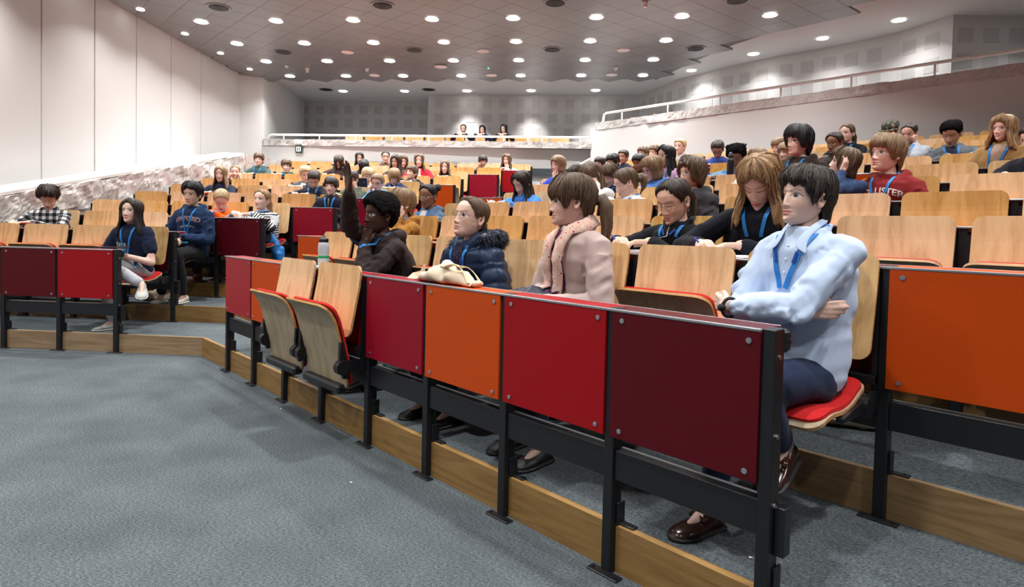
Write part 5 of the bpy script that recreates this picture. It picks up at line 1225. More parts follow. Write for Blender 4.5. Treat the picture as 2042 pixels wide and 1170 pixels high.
        ring = [Nk + Ft*.075*sb + Sd*.04*sb - Z*.04, Nk + Sd*.078*sb + Ft*.02*sb + Z*(.01+hgt), Nk + Sd*.05*sb - Ft*.055*sb + Z*(.025+hgt), Nk - Ft*.072*sb + Z*(.028+hgt), Nk - Sd*.05*sb - Ft*.055*sb + Z*(.025+hgt), Nk - Sd*.078*sb + Ft*.02*sb + Z*(.01+hgt), Nk + Ft*.075*sb - Sd*.04*sb - Z*.04]
        top.append((ring, [thk]*7))
    else:
        ring = [Nk + (Sd*math.cos(a)*.066 + Ft*math.sin(a)*.066)*sb + Z*(.006 - .022*math.sin(a)) for a in np.linspace(0, 2*math.pi, 13)]
        top.append((ring, [.011]*13))
    tv = (.0085, .013, .020)[lod]
    seedv = Vector((p['i']*1.7, 3.3, .7))
    tube_axes = [(two[1], 1), (two[-1], -1)]
    def add_top(me):
        n = len(me.vertices); co = np.empty(n*3); me.vertices.foreach_get('co', co); co = co.reshape(-1, 3); no = np.empty(n*3); me.vertices.foreach_get('normal', no); no = no.reshape(-1, 3)
        amp = (.0042, .004, .003)[lod]*(1.25 if kind in ('shirt', 'hoodie') else 1)
        rel = co - hip; ax = nrm(Nk-hip); zt = rel @ ax; xt = rel @ Sd; yt = rel @ Ft
        cl = np.stack([xt + .4*yt, yt, zt], 1); bd = np.full(n, 9.0); bl = np.zeros(n); ba = np.zeros(n)
        for (S, E, W), sd in tube_axes:
            for a_, b_, base_l in ((S, E, 0), (E, W, l1)):
                ab = b_-a_; tq = np.clip(((co-a_) @ ab)/(ab @ ab), 0, 1); dd = np.linalg.norm(co - (a_ + tq[:, None]*ab), axis=1)
                ok = (dd < .085*sb) & ((tq > .18) | (base_l > 0)) & (dd < bd); bd[ok] = dd[ok]; bl[ok] = base_l + tq[ok]*np.linalg.norm(ab)
                e1 = nrm(np.cross(ab, Z)); e2 = nrm(np.cross(ab, e1)); ba[ok] = np.arctan2((co[ok]-a_) @ e2, (co[ok]-a_) @ e1)*.05
        arm = (bd < 9) & ((np.abs(xt) > .135*sb) | (bl > .24)); cl[arm] = np.stack([ba, ba*0, bl], 1)[arm]
        p3 = p['i']*.37
        if kind == 'puffer': dv = .011*np.abs(np.sin(cl[:, 2]*math.pi/.085))**.6 - .006 + .003*vnoise(co*22)
        else:
            fa = vnoise(np.stack([cl[:, 2]*30 + .6*np.sin(cl[:, 0]*40), cl[:, 0]*22, np.full(n, p3)], 1)); fb = vnoise(co*np.array([9, 9, 15]) + p3)
            fb = fb + .8*vnoise(np.stack([(co @ (Sd*.6 + Z*.8))*20, (co @ (Sd*.8 - Z*.6))*7, np.full(n, p3)], 1))
            dv = amp*(np.where(arm, fa*(2.3 if kind in ('shirt', 'hoodie', 'zip') else 1.5), fb) + .18*vnoise(co*26 + p3))
        co = co + no*dv[:, None]
        Fq = [tuple(q.vertices) for q in me.polygons]
        mat = CL['stripe'] if kind == 'stripe' else CL['plaid'] if kind == 'plaid' else CL['puffer'] if kind == 'puffer' else CLOTH
        to = mk(GARMENT[kind], co, Fq, mat, o, base); cols = np.ones((n, 3))*np.array(tc)
        set_attr(to.data, 'Col', cols); set_attr(to.data, 'cloth', cl, True); p['topobj'] = to; p['topco'] = co; p['topF'] = Fq; p['topcl'] = cl
    job(top, tv, add_top, 3)
    pc = p.get('pants', (.02, .024, .04))
    def add_leg(me):
        n = len(me.vertices); co = np.empty(n*3); me.vertices.foreach_get('co', co); co = co.reshape(-1, 3); no = np.empty(n*3); me.vertices.foreach_get('normal', no); no = no.reshape(-1, 3)
        co = co + no*(.005*vnoise(co*15 + p['i']))[:, None]
        lo = mk('trousers', co, [tuple(q.vertices) for q in me.polygons], CLOTH, o, base); set_attr(lo.data, 'Col', np.ones((n, 3))*np.array(pc)); set_attr(lo.data, 'cloth', co, True)
    if lod == 2:
        mbb = MB()
        for it in legcl: mbb.tube(it[0], it[1], 8)
        lo = mk('trousers', mbb.v, mbb.f, CLOTH, o, base); set_attr(lo.data, 'Col', np.ones((len(mbb.v), 3))*np.array(pc)); set_attr(lo.data, 'cloth', mbb.v, True)
    else: job(legcl, (.012, .020, .024)[lod], add_leg, 3)
    return o

# particular poses measured from the photograph
for p in PEOPLE:
    if p['i'] == 29:
        p['twist'] = .3
    if p['i'] == 56:
        f1 = atz(1412, 1040, RISE+.03); f1[2] = RISE + .085; p['foot'] = [f1, onplane(1560, 893, BL['R']['o'] + BL['R']['n']*(.86-.50), BL['R']['n'])]; p['twist'] = .55
# three watchers on the balcony
for k, (x, y, hh, hair, lab) in enumerate([(924, 257, 20, 'tied', 'person in black on the back balcony, leftmost of the three'), (962, 259, 20, 'long', 'person in dark blue on the back balcony, middle of the three'), (1005, 257, 22, 'long', 'person with long dark hair on the back balcony, rightmost of the three')]):
    Hb = onplane(x, y, Lo + Ln*(NLW+.75), Ln)
    PEOPLE.append(dict(i=69+k, b='L', r=0, x=x, y=y, h=hh, turn=[4, 10, 26][k], pitch=4, skin=LIGHT, hair=(hair, BLK if k else DKB), top=('sweat', [(.006, .006, .012), (.008, .02, .08), (.01, .01, .014)][k]), label=lab, arms='desk', H=Hb, z0=2.75, hip=np.array([Hb[0], Hb[1], Hb[2]-.60]) + Ln*.06, s=1.0, sb=.95, js=0, l=.5))
for p in PEOPLE: person(p)
dg = bpy.context.evaluated_depsgraph_get()
for o, done in JOBS:
    me = bpy.data.meshes.new_from_object(o.evaluated_get(dg)); done(me); bpy.data.meshes.remove(me)
for o, done in JOBS:
    d_ = o.data; bpy.data.objects.remove(o); bpy.data.meshes.remove(d_)
for p in PEOPLE: p['finish']()

# ------------------------------------------------------------------ things worn and carried
BYID = {p['i']: p for p in PEOPLE}
def bvh(p):
    if 'bvh' not in p: p['bvh'] = BVHTree.FromPolygons([tuple(map(float, v)) for v in p['topco']], p['topF'])
    return p['bvh']
def chest(p, x, d, lift=.004, dirx=None):
    # point on the garment: x metres to the sitter's right, d metres below the neck base
    ax = nrm(p['Nk'] - p['hip']); fd_ = p['Ft'] if dirx is None else dirx; ax = nrm(ax - fd_*(ax @ fd_))
    o_ = p['Nk'] - ax*d + p['Sd']*x + fd_*.6
    h = bvh(p).ray_cast(Vector(o_), Vector(-fd_), 1.2)
    if h[0] is None: return p['Nk'] - ax*d + p['Sd']*x + fd_*.10, fd_
    return np.array(h[0]) + fd_*lift, np.array(h[1])
def ribbon(pts, nrmls, width, th=.0016):
    pts = np.array(pts); T = np.gradient(pts, axis=0); V = []; F = []
    for q, t, n in zip(pts, T, nrmls):
        sd = nrm(np.cross(t, n))*width/2; n = nrm(n)
        V += [q - sd, q + sd, q + sd + n*th, q - sd + n*th]
    m = len(pts)
    for i in range(m-1):
        for k in range(4): a, b_ = i*4+k, i*4+(k+1) % 4; F.append((a, b_, b_+4, a+4))
    F.append((0, 1, 2, 3)); F.append(tuple((m-1)*4+k for k in (3, 2, 1, 0))); return V, F
for p in PEOPLE:
    if not p.get('lan'): continue
    base, o = p['base'], p['obj']; near = p['h'] >= 42; V = []; F = []; sb_ = .95; end = .30 if p['i'] not in (56,) else .33
    if p['i'] == 56: end = .215
    stop = 1.0; prev = None
    for k in range(25):                                   # the strap ends where an arm or the desk covers it
        fa = max(chest(p, sd*(.062*(1-k/24) + .006), .012 + end*k/24, 0)[0] @ p['Ft'] for sd in (-1, 1))
        if prev is not None and fa - prev > .022: stop = max((k-1)/24, .2); break
        prev = fa
    full = stop == 1.0 and p['i'] != 56; end = end*stop
    for sd in (-1, 1):
        pts, ns = [], []
        n_ = 12 if near else 6
        side = p['Nk'] + p['Sd']*sd*.066 + Z*.015 + p['Ft']*.0
        for k in range(n_+1):
            t = k/n_; x = sd*(.062*(1-t*stop) + .006); d = .012 + end*t
            q, nn = chest(p, x, d, .006); pts.append(q); ns.append(p['Ft']*.7 + nn*.3)
        back = [p['Nk'] + p['Sd']*sd*.030 - p['Ft']*.062 + Z*.032, p['Nk'] + p['Sd']*sd*.062 - p['Ft']*.02 + Z*.030]
        for q in back[::-1]: pts.insert(0, q); ns.insert(0, nrm(p['Sd']*sd + Z))
        v, f = ribbon(pts, ns, .019 if near else .022); oo = len(V); V += list(v); F += [tuple(i+oo for i in q) for q in f]
    la = mk('lanyard', V, F, lanm, o, base, smooth=False)
    q, nn = chest(p, 0, end+.055, .010); ax = nrm(p['Nk']-p['hip']); up_ = nrm(ax - p['Ft']*(ax @ p['Ft'])); e1, e2 = p['Sd'], up_
    if p['i'] == 2: q = p['hip'] + p['Ft']*.16 + p['Sd']*-.10 + Z*.09; e2 = nrm(Z*.8 - p['Ft']*.4)
    def card(z0, z1, m, nm, lift):
        V = []; w = .045; nf = nrm(np.cross(e1, e2)); nf = nf if nf @ p['Ft'] > 0 else -nf
        for (a, b_) in ((-w, z0), (w, z0), (w, z1), (-w, z1)):
            for l in (0, .0015): V.append(q + e1*a + e2*b_ + nf*(lift+l))
        return mk(nm, V, [(0, 2, 4, 6), (1, 7, 5, 3), (0, 1, 3, 2), (2, 3, 5, 4), (4, 5, 7, 6), (6, 7, 1, 0)], m, la if nm != 'badge' else o, base, smooth=False)
    if near and (full or p['i'] == 2): card(-.06, .045, badge, 'badge', 0); card(-.06, -.035, badget, 'badge_strip', .002); card(-.034, .005, badgeb, 'badge_band', .002)
    if p['i'] in (56, 50, 32):
        for sd in (-1, 1):
            q2, n2_ = chest(p, sd*.045, .012 + end*.30, .0085); tq, _ = chest(p, sd*.028, .012+end*.62, .0085); tt_ = nrm(tq-q2); v, f = ribbon([q2, q2 + tt_*.045], [p['Ft']]*2, .012, .001); mk('woven_label', v, f, badgeb, la, base, smooth=False)
# glasses
for p in PEOPLE:
    g = p.get('glasses')
    if not g: continue
    M, s, base = p['M'], p['s'], p['base']; T = lambda a: M[:3, :3] @ (np.asarray(a)*s) + M[:3, 3]; mb = MB(); seg = 16 if p['h'] > 50 else 10; rr = .0014 if p['h'] > 50 else .002
    for sd in (-1, 1):
        pts = [T((sd*.0325 + .0215*math.cos(a), .0945 - .006*abs(math.cos(a)*.5 + .5*sd*1) + .001, -.003 + .0185*math.sin(a))) for a in np.linspace(0, 2*math.pi, seg+1)]
        mb.tube(pts, rr*s, 5)
        mb.tube([T((sd*.054, .088, .002)), T((sd*.070, .06, .004)), T((sd*.074, -.005, .002)), T((sd*.073, -.022, -.014))], rr*s, 5)
    mb.tube([T((-.011, .098, .0)), T((0, .101, .003)), T((.011, .098, .0))], rr*s, 5)
    go = mk('glasses', mb.v, mb.f, frame_mat(g), p['obj'], base)
    if p['h'] > 50:
        for sd in (-1, 1):
            V = [T((sd*.0325 + .0205*math.cos(a), .0945 - .006*abs(math.cos(a)*.5 + .5*sd*1) + .001, -.003 + .0175*math.sin(a))) for a in np.linspace(0, 2*math.pi, seg, endpoint=False)]
            mk('lens', V + [v + M[:3, 1]*.001 for v in V], [tuple(range(seg)), tuple(range(seg, 2*seg))[::-1]] + [(k, (k+1) % seg, seg+(k+1) % seg, seg+k) for k in range(seg)], glass, go, base)
# lettering pressed onto garments
def lettering(p, text, width, d0, mat, arc=0.0, name='lettering', bold=.0, x0=0.0):
    cu = bpy.data.curves.new('t', 'FONT'); cu.body = text; cu.align_x = 'CENTER'; cu.size = 1; cu.offset = bold; cu.resolution_u = 2
    to = bpy.data.objects.new('t', cu); COL.objects.link(to); dgx = bpy.context.evaluated_depsgraph_get(); me = bpy.data.meshes.new_from_object(to.evaluated_get(dgx)); bpy.data.objects.remove(to); bpy.data.curves.remove(cu)
    bm = bmesh.new(); bm.from_mesh(me); bmesh.ops.triangulate(bm, faces=bm.faces[:]); bmesh.ops.subdivide_edges(bm, edges=[e for e in bm.edges if e.calc_length() > .12], cuts=2); bmesh.ops.triangulate(bm, faces=bm.faces[:])
    xs = [v.co.x for v in bm.verts]; w = max(xs)-min(xs); k = width/w; bm.verts.index_update(); V = []
    for v in bm.verts:
        x, y = v.co.x*k, v.co.y*k; d = d0 - y + arc*(x/(width/2))**2; V.append(chest(p, -(-x) * -1 + x0, d, .004)[0] if False else chest(p, -x + x0, d, .004)[0])
    F = [tuple(v.index for v in f.verts) for f in bm.faces]; bm.free(); bpy.data.meshes.remove(me); return mk(name, V, F, mat, p['topobj'], p['base'] - 0, smooth=False)
whitep = simple('print_white', (.72, .70, .68), .7); maroon = simple('print_maroon', (.16, .012, .03), .7)
p = BYID[3]; lettering(p, 'OXFORD', .30, .150, whitep, .03, bold=.045); 
q = lettering(p, 'OXFORD', .30, .150, maroon, .03, bold=.0); q.location = tuple(np.array(q.location) + p['Ft']*.003)
lettering(p, 'UNIVERSITY', .17, .225, whitep, .02, bold=.01)
lettering(BYID[63], 'HOLLISTER', .30, .125, whitep, .035, bold=.02)
lettering(BYID[2], 'Kings', .12, .20, whitep, 0, bold=.01, x0=.06); lettering(BYID[2], 'LONDON', .12, .245, whitep, 0, x0=.06)
lettering(BYID[11], 'UCLA', .16, .22, whitep, .0, bold=.01)

def tri_patch(p, pts, mat, name, lift=.006, n=8, parent=None):
    # a panel of cloth lying on the garment; pts: left and right edge functions of t -> (x, d)
    V = []; F = []
    for i in range(n*2+1):
        t = i/(n*2); (xa, d), (xb, d2) = pts(t)
        for k in range(n+1): V.append(chest(p, xa + (xb-xa)*k/n, d + (d2-d)*k/n, lift)[0])
    for i in range(n*2):
        for k in range(n): a = i*(n+1)+k; F.append((a, a+1, a+n+2, a+n+1))
    N_ = len(V); V += [v - p['Ft']*.004 for v in V]; F += [tuple(N_+i for i in f)[::-1] for f in F]
    return mk(name, V, F, mat, parent or p['obj'], p['base'])
# 32: speckled top in the open coat, fur round the collar
p = BYID[32]
tri_patch(p, lambda t: ((-.034-.045*t, .0+.36*t), (.034+.05*t, .0+.36*t)), CL['speckle'], 'speckled_top', .004)
def fur(p, path, n, L_, col, name='fur_trim'):
    rng = np.random.default_rng(5); path = np.array(path); V = []; F = []; C = []; S = []
    for k in range(n):
        t = rng.uniform(0, len(path)-1.001); i = int(t); c = path[i] + (path[i+1]-path[i])*(t-i); d = nrm(rng.normal(0, 1, 3)); d = nrm(d + Z*-.15 - p['Ft']*.25)
        c = c + d*.012; m_ = c + d*L_*.5; e = c + d*L_*rng.uniform(.7, 1.1) - Z*L_*.45; vs, fs = tube_vf([c, m_, e], [.0028, .0022, .0005], 3); o_ = len(V); V += list(vs); F += [tuple(a+o_ for a in f) for f in fs]; C += [col]*len(vs); S += [(d[0]*3, d[1]*3, d[2])]*len(vs)
    vs, fs = tube_vf(path, [.034]*len(path), 10); o_ = len(V); V += list(vs); F += [tuple(a+o_ for a in f) for f in fs]; C += [col]*len(vs); S += [(0, 0, 0)]*len(vs)
    fo = mk(name, V, F, HAIR, p['obj'], p['base']); set_attr(fo.data, 'Col', C); set_attr(fo.data, 'strand', S, True); return fo
Nk, Ft, Sd = p['Nk'], p['Ft'], p['Sd']
fur(p, [Nk - Sd*.135 + Ft*.03 + Z*.035, Nk - Sd*.15 - Ft*.06 + Z*.05, Nk - Sd*.08 - Ft*.14 + Z*.05, Nk - Ft*.165 + Z*.045, Nk + Sd*.08 - Ft*.14 + Z*.05, Nk + Sd*.14 - Ft*.05 + Z*.03, Nk + Sd*.12 + Ft*.04 - Z*.01], 2400, .06, (.006, .012, .028))
# 33: purple top, flowered scarf, hair tie
p = BYID[33]; Nk, Ft, Sd = p['Nk'], p['Ft'], p['Sd']
purple = simple('purple_knit', (.105, .012, .075), .9)
tri_patch(p, lambda t: ((-.05-.03*t, -.0+.34*t), (.05+.03*t, -.0+.34*t)), purple, 'purple_top', .004)
for sd, ln in ((-1, .42), (1, .44)):
    pts, ns = [], []
    for k in range(15):
        t = k/14; q, nn = chest(p, sd*(.058-.022*t), .0+ln*t, .014); pts.append(q); ns.append(Ft*.8+nn*.2)
    for q in ([Nk + Sd*sd*.078 + Z*.022 + Ft*.02, Nk + Sd*sd*.062 - Ft*.03 + Z*.045, Nk + Sd*sd*.025 - Ft*.078 + Z*.05]): pts.insert(0, q); ns.insert(0, nrm(Sd*sd + Z*.6))
    V, F = ribbon(pts, ns, .066, .016); V = np.array(V); V += (vnoise(V*45)*.006)[:, None]*Ft; mk('scarf', V, F, CL['floral'], p['obj'], p['base'])
M, s = p['M'], p['s']; T = lambda a: M[:3, :3] @ (np.asarray(a)*s) + M[:3, 3]
def hairtie(p, c, r_, mat, nm='hair_tie'):
    M, s = p['M'], p['s']; T = lambda a: M[:3, :3] @ (np.asarray(a)*s) + M[:3, 3]; mb = MB(); mb.tube([T((c[0]+r_*math.cos(a), c[1], c[2]+r_*math.sin(a))) for a in np.linspace(0, 2*math.pi, 15)], .007*s, 6); mk(nm, mb.v, mb.f, mat, p['obj'], p['base'])
blk_el = simple('elastic_black', (.01, .01, .012), .8)
hairtie(p, (0, -.118, .012), .020, blk_el); hairtie(BYID[50], (0, -.118, .012), .020, simple('elastic_teal', (.01, .35, .36), .7)); hairtie(BYID[5], (0, -.118, .012), .020, simple('scrunchie_pink', (.45, .2, .22), .9))
# 50: hoop earring, zip
p = BYID[50]; M, s = p['M'], p['s']; T = lambda a: M[:3, :3] @ (np.asarray(a)*s) + M[:3, 3]; mb = MB()
for sd in (-1, 1): mb.tube([T((sd*.074, -.012+.009*math.cos(a), -.046+.011*math.sin(a))) for a in np.linspace(0, 2*math.pi, 13)], .002, 5)
mk('hoop_earrings', mb.v, mb.f, chrome, p['obj'], p['base'])
for i in (50, 12):
    p = BYID[i]; pts = [chest(p, 0, .01+.03*k, .004)[0] for k in range(11)]; V, F = ribbon(pts, [p['Ft']]*11, .008, .002); mk('zip', V, F, chrome, p['obj'], p['base'])
# 25: yellow lining of the parka; 19: white shirt under the red jacket; 31: white top; 66, 67, 61: open fronts
def front(i, w0, w1, d1, mat, nm): tri_patch(BYID[i], lambda t: ((-w0-(w1-w0)*t, .005+d1*t), (w0+(w1-w0)*t, .005+d1*t)), mat, nm, .004, 5)
yel = simple('knit_yellow', (.45, .27, .05), .9); whk = simple('knit_white', (.62, .60, .60), .9); nvk = simple('knit_navy', (.01, .015, .04), .9); tank = simple('knit_sand', (.42, .32, .24), .9)
front(25, .04, .07, .25, yel, 'yellow_lining'); front(19, .04, .06, .25, whk, 'white_shirt'); front(31, .045, .06, .22, whk, 'white_top'); front(66, .045, .06, .25, nvk, 'navy_top'); front(67, .045, .06, .25, tank, 'sand_top'); front(10, .04, .05, .2, whk, 'pale_shirt')
# 64: flat cap
p = BYID[64]; M, s = p['M'], p['s']; T = lambda a: M[:3, :3] @ (np.asarray(a)*s) + M[:3, 3]; V, F, UV = [], [], []
nu, nv = 28, 9
for i in range(nv+1):
    t = i/nv; ph = t*math.pi*.5
    for k in range(nu):
        a = 2*math.pi*k/nu; rx, ry = .094, .112 + (.022 if math.cos(a) > 0 else 0)
        bulge = 1 + .10*math.sin(ph*2); q = np.array([rx*math.sin(a)*math.sin(ph)*bulge, -.008 + ry*math.cos(a)*math.sin(ph)*bulge, .062 + .078*math.cos(ph) + .012*math.sin(ph*2) - (.012*math.cos(a) if True else 0)*t])
        V.append(T(q)); UV.append((q[0], q[1], q[1]))
for i in range(nv):
    for k in range(nu): a, b_ = i*nu+k, i*nu+(k+1) % nu; F.append((a, a+nu, b_+nu, b_))
cap = mk('flat_cap', V, F, CL['tweed'], p['obj'], p['base']); set_attr(cap.data, 'cloth', UV, True); so = cap.modifiers.new('s', 'SOLIDIFY'); so.thickness = .006
V, UV = [], []
for i in range(4):
    for k in range(11):
        a = -1.0 + 2.0*k/10; r_ = .100 + .040*i/3; q = np.array([r_*math.sin(a)*.98, -.008 + (r_+.028)*math.cos(a), .050 - .012*i/3]); V.append(T(q)); UV.append((q[0], q[1], q[0]))
F = [(i*11+k, i*11+k+1, (i+1)*11+k+1, (i+1)*11+k) for i in range(3) for k in range(10)]
pk = mk('peak', V, F, CL['tweed'], cap, np.zeros(3) + p['base']); set_attr(pk.data, 'cloth', UV, True); so = pk.modifiers.new('s', 'SOLIDIFY'); so.thickness = .006
# 56: collar wings, button band, breast pocket, watch
p = BYID[56]; Nk, Ft, Sd = p['Nk'], p['Ft'], p['Sd']; shirt2 = simple('shirt_blue', (.50, .61, .80), .85)
for sd in (-1, 1):
    pts = [Nk + Sd*sd*.066 - Ft*.02 + Z*.040, Nk + Sd*sd*.076 + Ft*.035 + Z*.024, chest(p, sd*.058, .03, .016)[0], chest(p, sd*.085, .085, .014)[0]]
    inn = [Nk + Sd*sd*.050 - Ft*.03 + Z*.062, Nk + Sd*sd*.054 + Ft*.03 + Z*.045, chest(p, sd*.030, .012, .018)[0], chest(p, sd*.034, .055, .018)[0]]
    V = []; F = []
    for a, b_ in zip(pts, inn): V += [a, (np.array(a)+b_)/2 + Ft*.004 + Sd*sd*.003, b_]
    for k in range(3):
        for c in range(2): q = k*3+c; F.append((q, q+1, q+4, q+3))
    co_ = mk('collar', V, F, shirt2, p['obj'], p['base']); so = co_.modifiers.new('s', 'SOLIDIFY'); so.thickness = .004; sbm = co_.modifiers.new('b', 'SUBSURF'); sbm.levels = 2; sbm.render_levels = 2
W, y, zz, xx = p['hand-1']; mb = MB()
wc = W - y*.020; mb.tube([wc + xx*.036*math.cos(a) + zz*.030*math.sin(a) for a in np.linspace(0, 2*math.pi, 25)], .0065, 6); wa = mk('wrist_watch', mb.v, mb.f, blk_el, p['obj'], p['base'])
mb = MB(); mb.ball(wc + zz*.033, (.015, .015, .014), 14, 9); mk('watch_case', mb.v, mb.f, blk_el, wa, p['base'])
mb = MB()
for k, d in enumerate((.05, .10, .15)): mb.ball(chest(p, 0, d, .002)[0], .0045, 8, 6)
mk('buttons', mb.v, mb.f, simple('button_white', (.8, .82, .86), .4), p['obj'], p['base'])

# shoes
def shoe(p, k, col, loafer=False):
    An, toe = p['feet'][k]; t = nrm(toe); u = nrm(Z - t*(Z @ t)); w = np.cross(t, u); base = p['base']; sole = An - u*.085 if True else An
    rings = []
    for q, wd, top_, bot in ((-.062, .026, .062, .012), (-.05, .036, .085, .004), (-.015, .038, .085, .002), (.03, .040, .062, .002), (.08, .047, .050, .002), (.125, .047, .042, .003), (.16, .036, .034, .007), (.178, .016, .022, .012)):
        c = sole + t*q + u*(top_+bot)/2; rings.append((c, w*wd, u*(top_-bot)/2))
    _, V, F = loft(rings, 18); so_ = mk('shoe', V, F, simple('shoe_leather', col, .18 if loafer else .6) if ('shoe', col) not in MATS else MATS[('shoe', col)], p['obj'], base)
    V, F = loft([(sole + t*q + u*.008, w*wd*1.08, u*.012) for q, wd in ((-.066, .03), (-.05, .04), (.0, .043), (.08, .051), (.13, .050), (.165, .038), (.185, .012))], 16)[1:]
    mk('sole', V, F, simple('sole_rubber', (.012, .01, .01) if loafer or not p.get('shoes') else (.6, .58, .54), .6), so_, base)
    if loafer:
        V, F = loft([(sole + t*q + u*h, w*.040, u*.012) for q, h in ((.03, .066), (.045, .062), (.06, .058))], 14)[1:]; mk('strap', V, F, simple('loafer_strap', (.06, .022, .014), .15), so_, base)
        mb = MB(); mb.tube([An + u*.005 - t*.01, An + u*.09 - t*.012], [.034, .036], 12); mk('sock', mb.v, mb.f, simple('sock_beige', (.40, .31, .22), .9), so_, base)
for p in PEOPLE:
    if p.get('shoes') or p['r'] == 1 or (p['b'] == 'R' and p['r'] == 2):
        for k in (0, 1): shoe(p, k, p.get('shoes', (.01, .01, .012)), p['i'] == 56)

# ------------------------------------------------------------------ loose things
paper = simple('paper', (.80, .80, .82), .8); penb = simple('pen_blue', (.01, .03, .40), .35); penw = simple('pen_white', (.75, .76, .78), .35)
SHORT = {4: 'the person in bright orange'}
for (i, c, d, p) in HELD:
    near = p['h'] > 40; who = ' '.join(p['label'].split()[:8]); L_ = .14; o = tag(empty('pen', c), 'pen in the hand of the ' + who, 'pen', 'pens in use')
    mb = MB(); mb.cyl(-d*.045, d, .0045 if near else .006, L_*.72, 10); mb.build('barrel', penw if near or True else penb, o)
    mb = MB(); mb.cyl(-d*.045 + d*L_*.72, d, .0048 if near else .006, L_*.28, 10); mb.build('cap', penb if i in (50, 55) else penw, o)
    mb = MB(); mb.cyl(-d*.060, d, .001, .015, 8, .0042); mb.build('tip', chrome, o)
# papers on the desks in front of the writers and readers
for i in (5, 11, 13, 34, 50, 52, 55, 10, 23, 38, 29):
    p = BYID[i]; B = BL[p['b']]; c = lat(p['b'], p['r']-1, 0, .15 if p['r'] > 1 else .065, .986); l = (p['hip']-B['o']) @ B['d']; c = B['o'] + B['d']*l + B['n']*((p['r']-1)*PITCHROW + (.14 if p['r'] > 1 else .065)) + Z*((p['r']-1)*RISE + .9835)
    who = ' '.join(p['label'].split()[:8]); o = tag(empty('notebook', c, rotz(p['b']) + .1*math.sin(i)), 'open white notebook on the desk of the ' + who, 'notebook')
    hd = .105 if p['r'] > 1 else .06
    for sd in (-1, 1):
        mb = MB(); n_ = 6; V = []
        for k in range(n_+1):
            x = sd*.15*k/n_; h = .004 + .010*math.sin(math.pi*min(1, k/n_*1.0))*(1-.6*k/n_); V += [(x, -hd, h), (x, hd, h), (x, -hd, 0), (x, hd, 0)]
        F = []
        for k in range(n_): a = k*4; F += [(a, a+4, a+5, a+1), (a+2, a+3, a+7, a+6), (a, a+2, a+6, a+4), (a+1, a+5, a+7, a+3)]
        mb.add(V, F + [(n_*4, n_*4+2, n_*4+3, n_*4+1)]); mb.build('page', paper, o)
# the raised white sheet beside the blond reader
# drinking bottle standing on the front desk
c = onplane(645, 520, BL['R']['o'] + BL['R']['n']*.075, BL['R']['n']); c[2] = .984
o = tag(empty('drinking_bottle', c), 'frosted white sports bottle with black cap and green band on the front desk', 'bottle')
def lathe(prof, seg=24):
    V, F = [], []
    for r_, z in prof:
        for k in range(seg): a = 2*math.pi*k/seg; V.append((r_*math.cos(a), r_*math.sin(a), z))
    m = len(prof)
    for i in range(m-1):
        for k in range(seg): F.append((i*seg+k, i*seg+(k+1) % seg, (i+1)*seg+(k+1) % seg, (i+1)*seg+k))
    F.append(tuple(range(seg))[::-1]); F.append(tuple(range((m-1)*seg, m*seg))); return V, F
def lat_obj(name, prof, mat, par, seg=24, smooth=True): mb = MB(); mb.add(*lathe(prof, seg)); return mb.build(name, mat, par, smooth=smooth)
lat_obj('flask_body', [(.030, 0), (.036, .006), (.036, .07), (.033, .085), (.036, .10), (.036, .145), (.031, .165), (.028, .168)], simple('frosted_plastic', (.72, .73, .76), .35, trans=.25), o)
lat_obj('cap', [(.031, .165), (.032, .185), (.026, .192), (.012, .194), (.011, .208), (.006, .211)], simple('cap_black', (.012, .014, .018), .4), o)
lat_obj('green_band', [(.0365, .060), (.0368, .061), (.0368, .076), (.0365, .077)], simple('band_green', (.01, .30, .09), .5), o)
# black flask in the right block
p = BYID[52]; c = onplane(1455, 382, lat('R', 5, 0, .13), BL['R']['n']); c[2] = 5*RISE + .984
o = tag(empty('steel_flask', c), 'tall black flask standing before the person with braided hair', 'bottle'); fk = simple('flask_black', (.008, .009, .014), .3)
lat_obj('flask_body', [(.034, 0), (.037, .005), (.037, .21), (.030, .235), (.025, .24)], fk, o); lat_obj('cap', [(.027, .238), (.028, .275), (.022, .28)], fk, o)
mb = MB(); mb.tube([(.0 + .016*math.cos(a), -.0, .285 + .016*math.sin(a)) for a in np.linspace(0, 2*math.pi, 13)], .004, 6); mb.build('carry_loop', chrome, o, smooth=True)
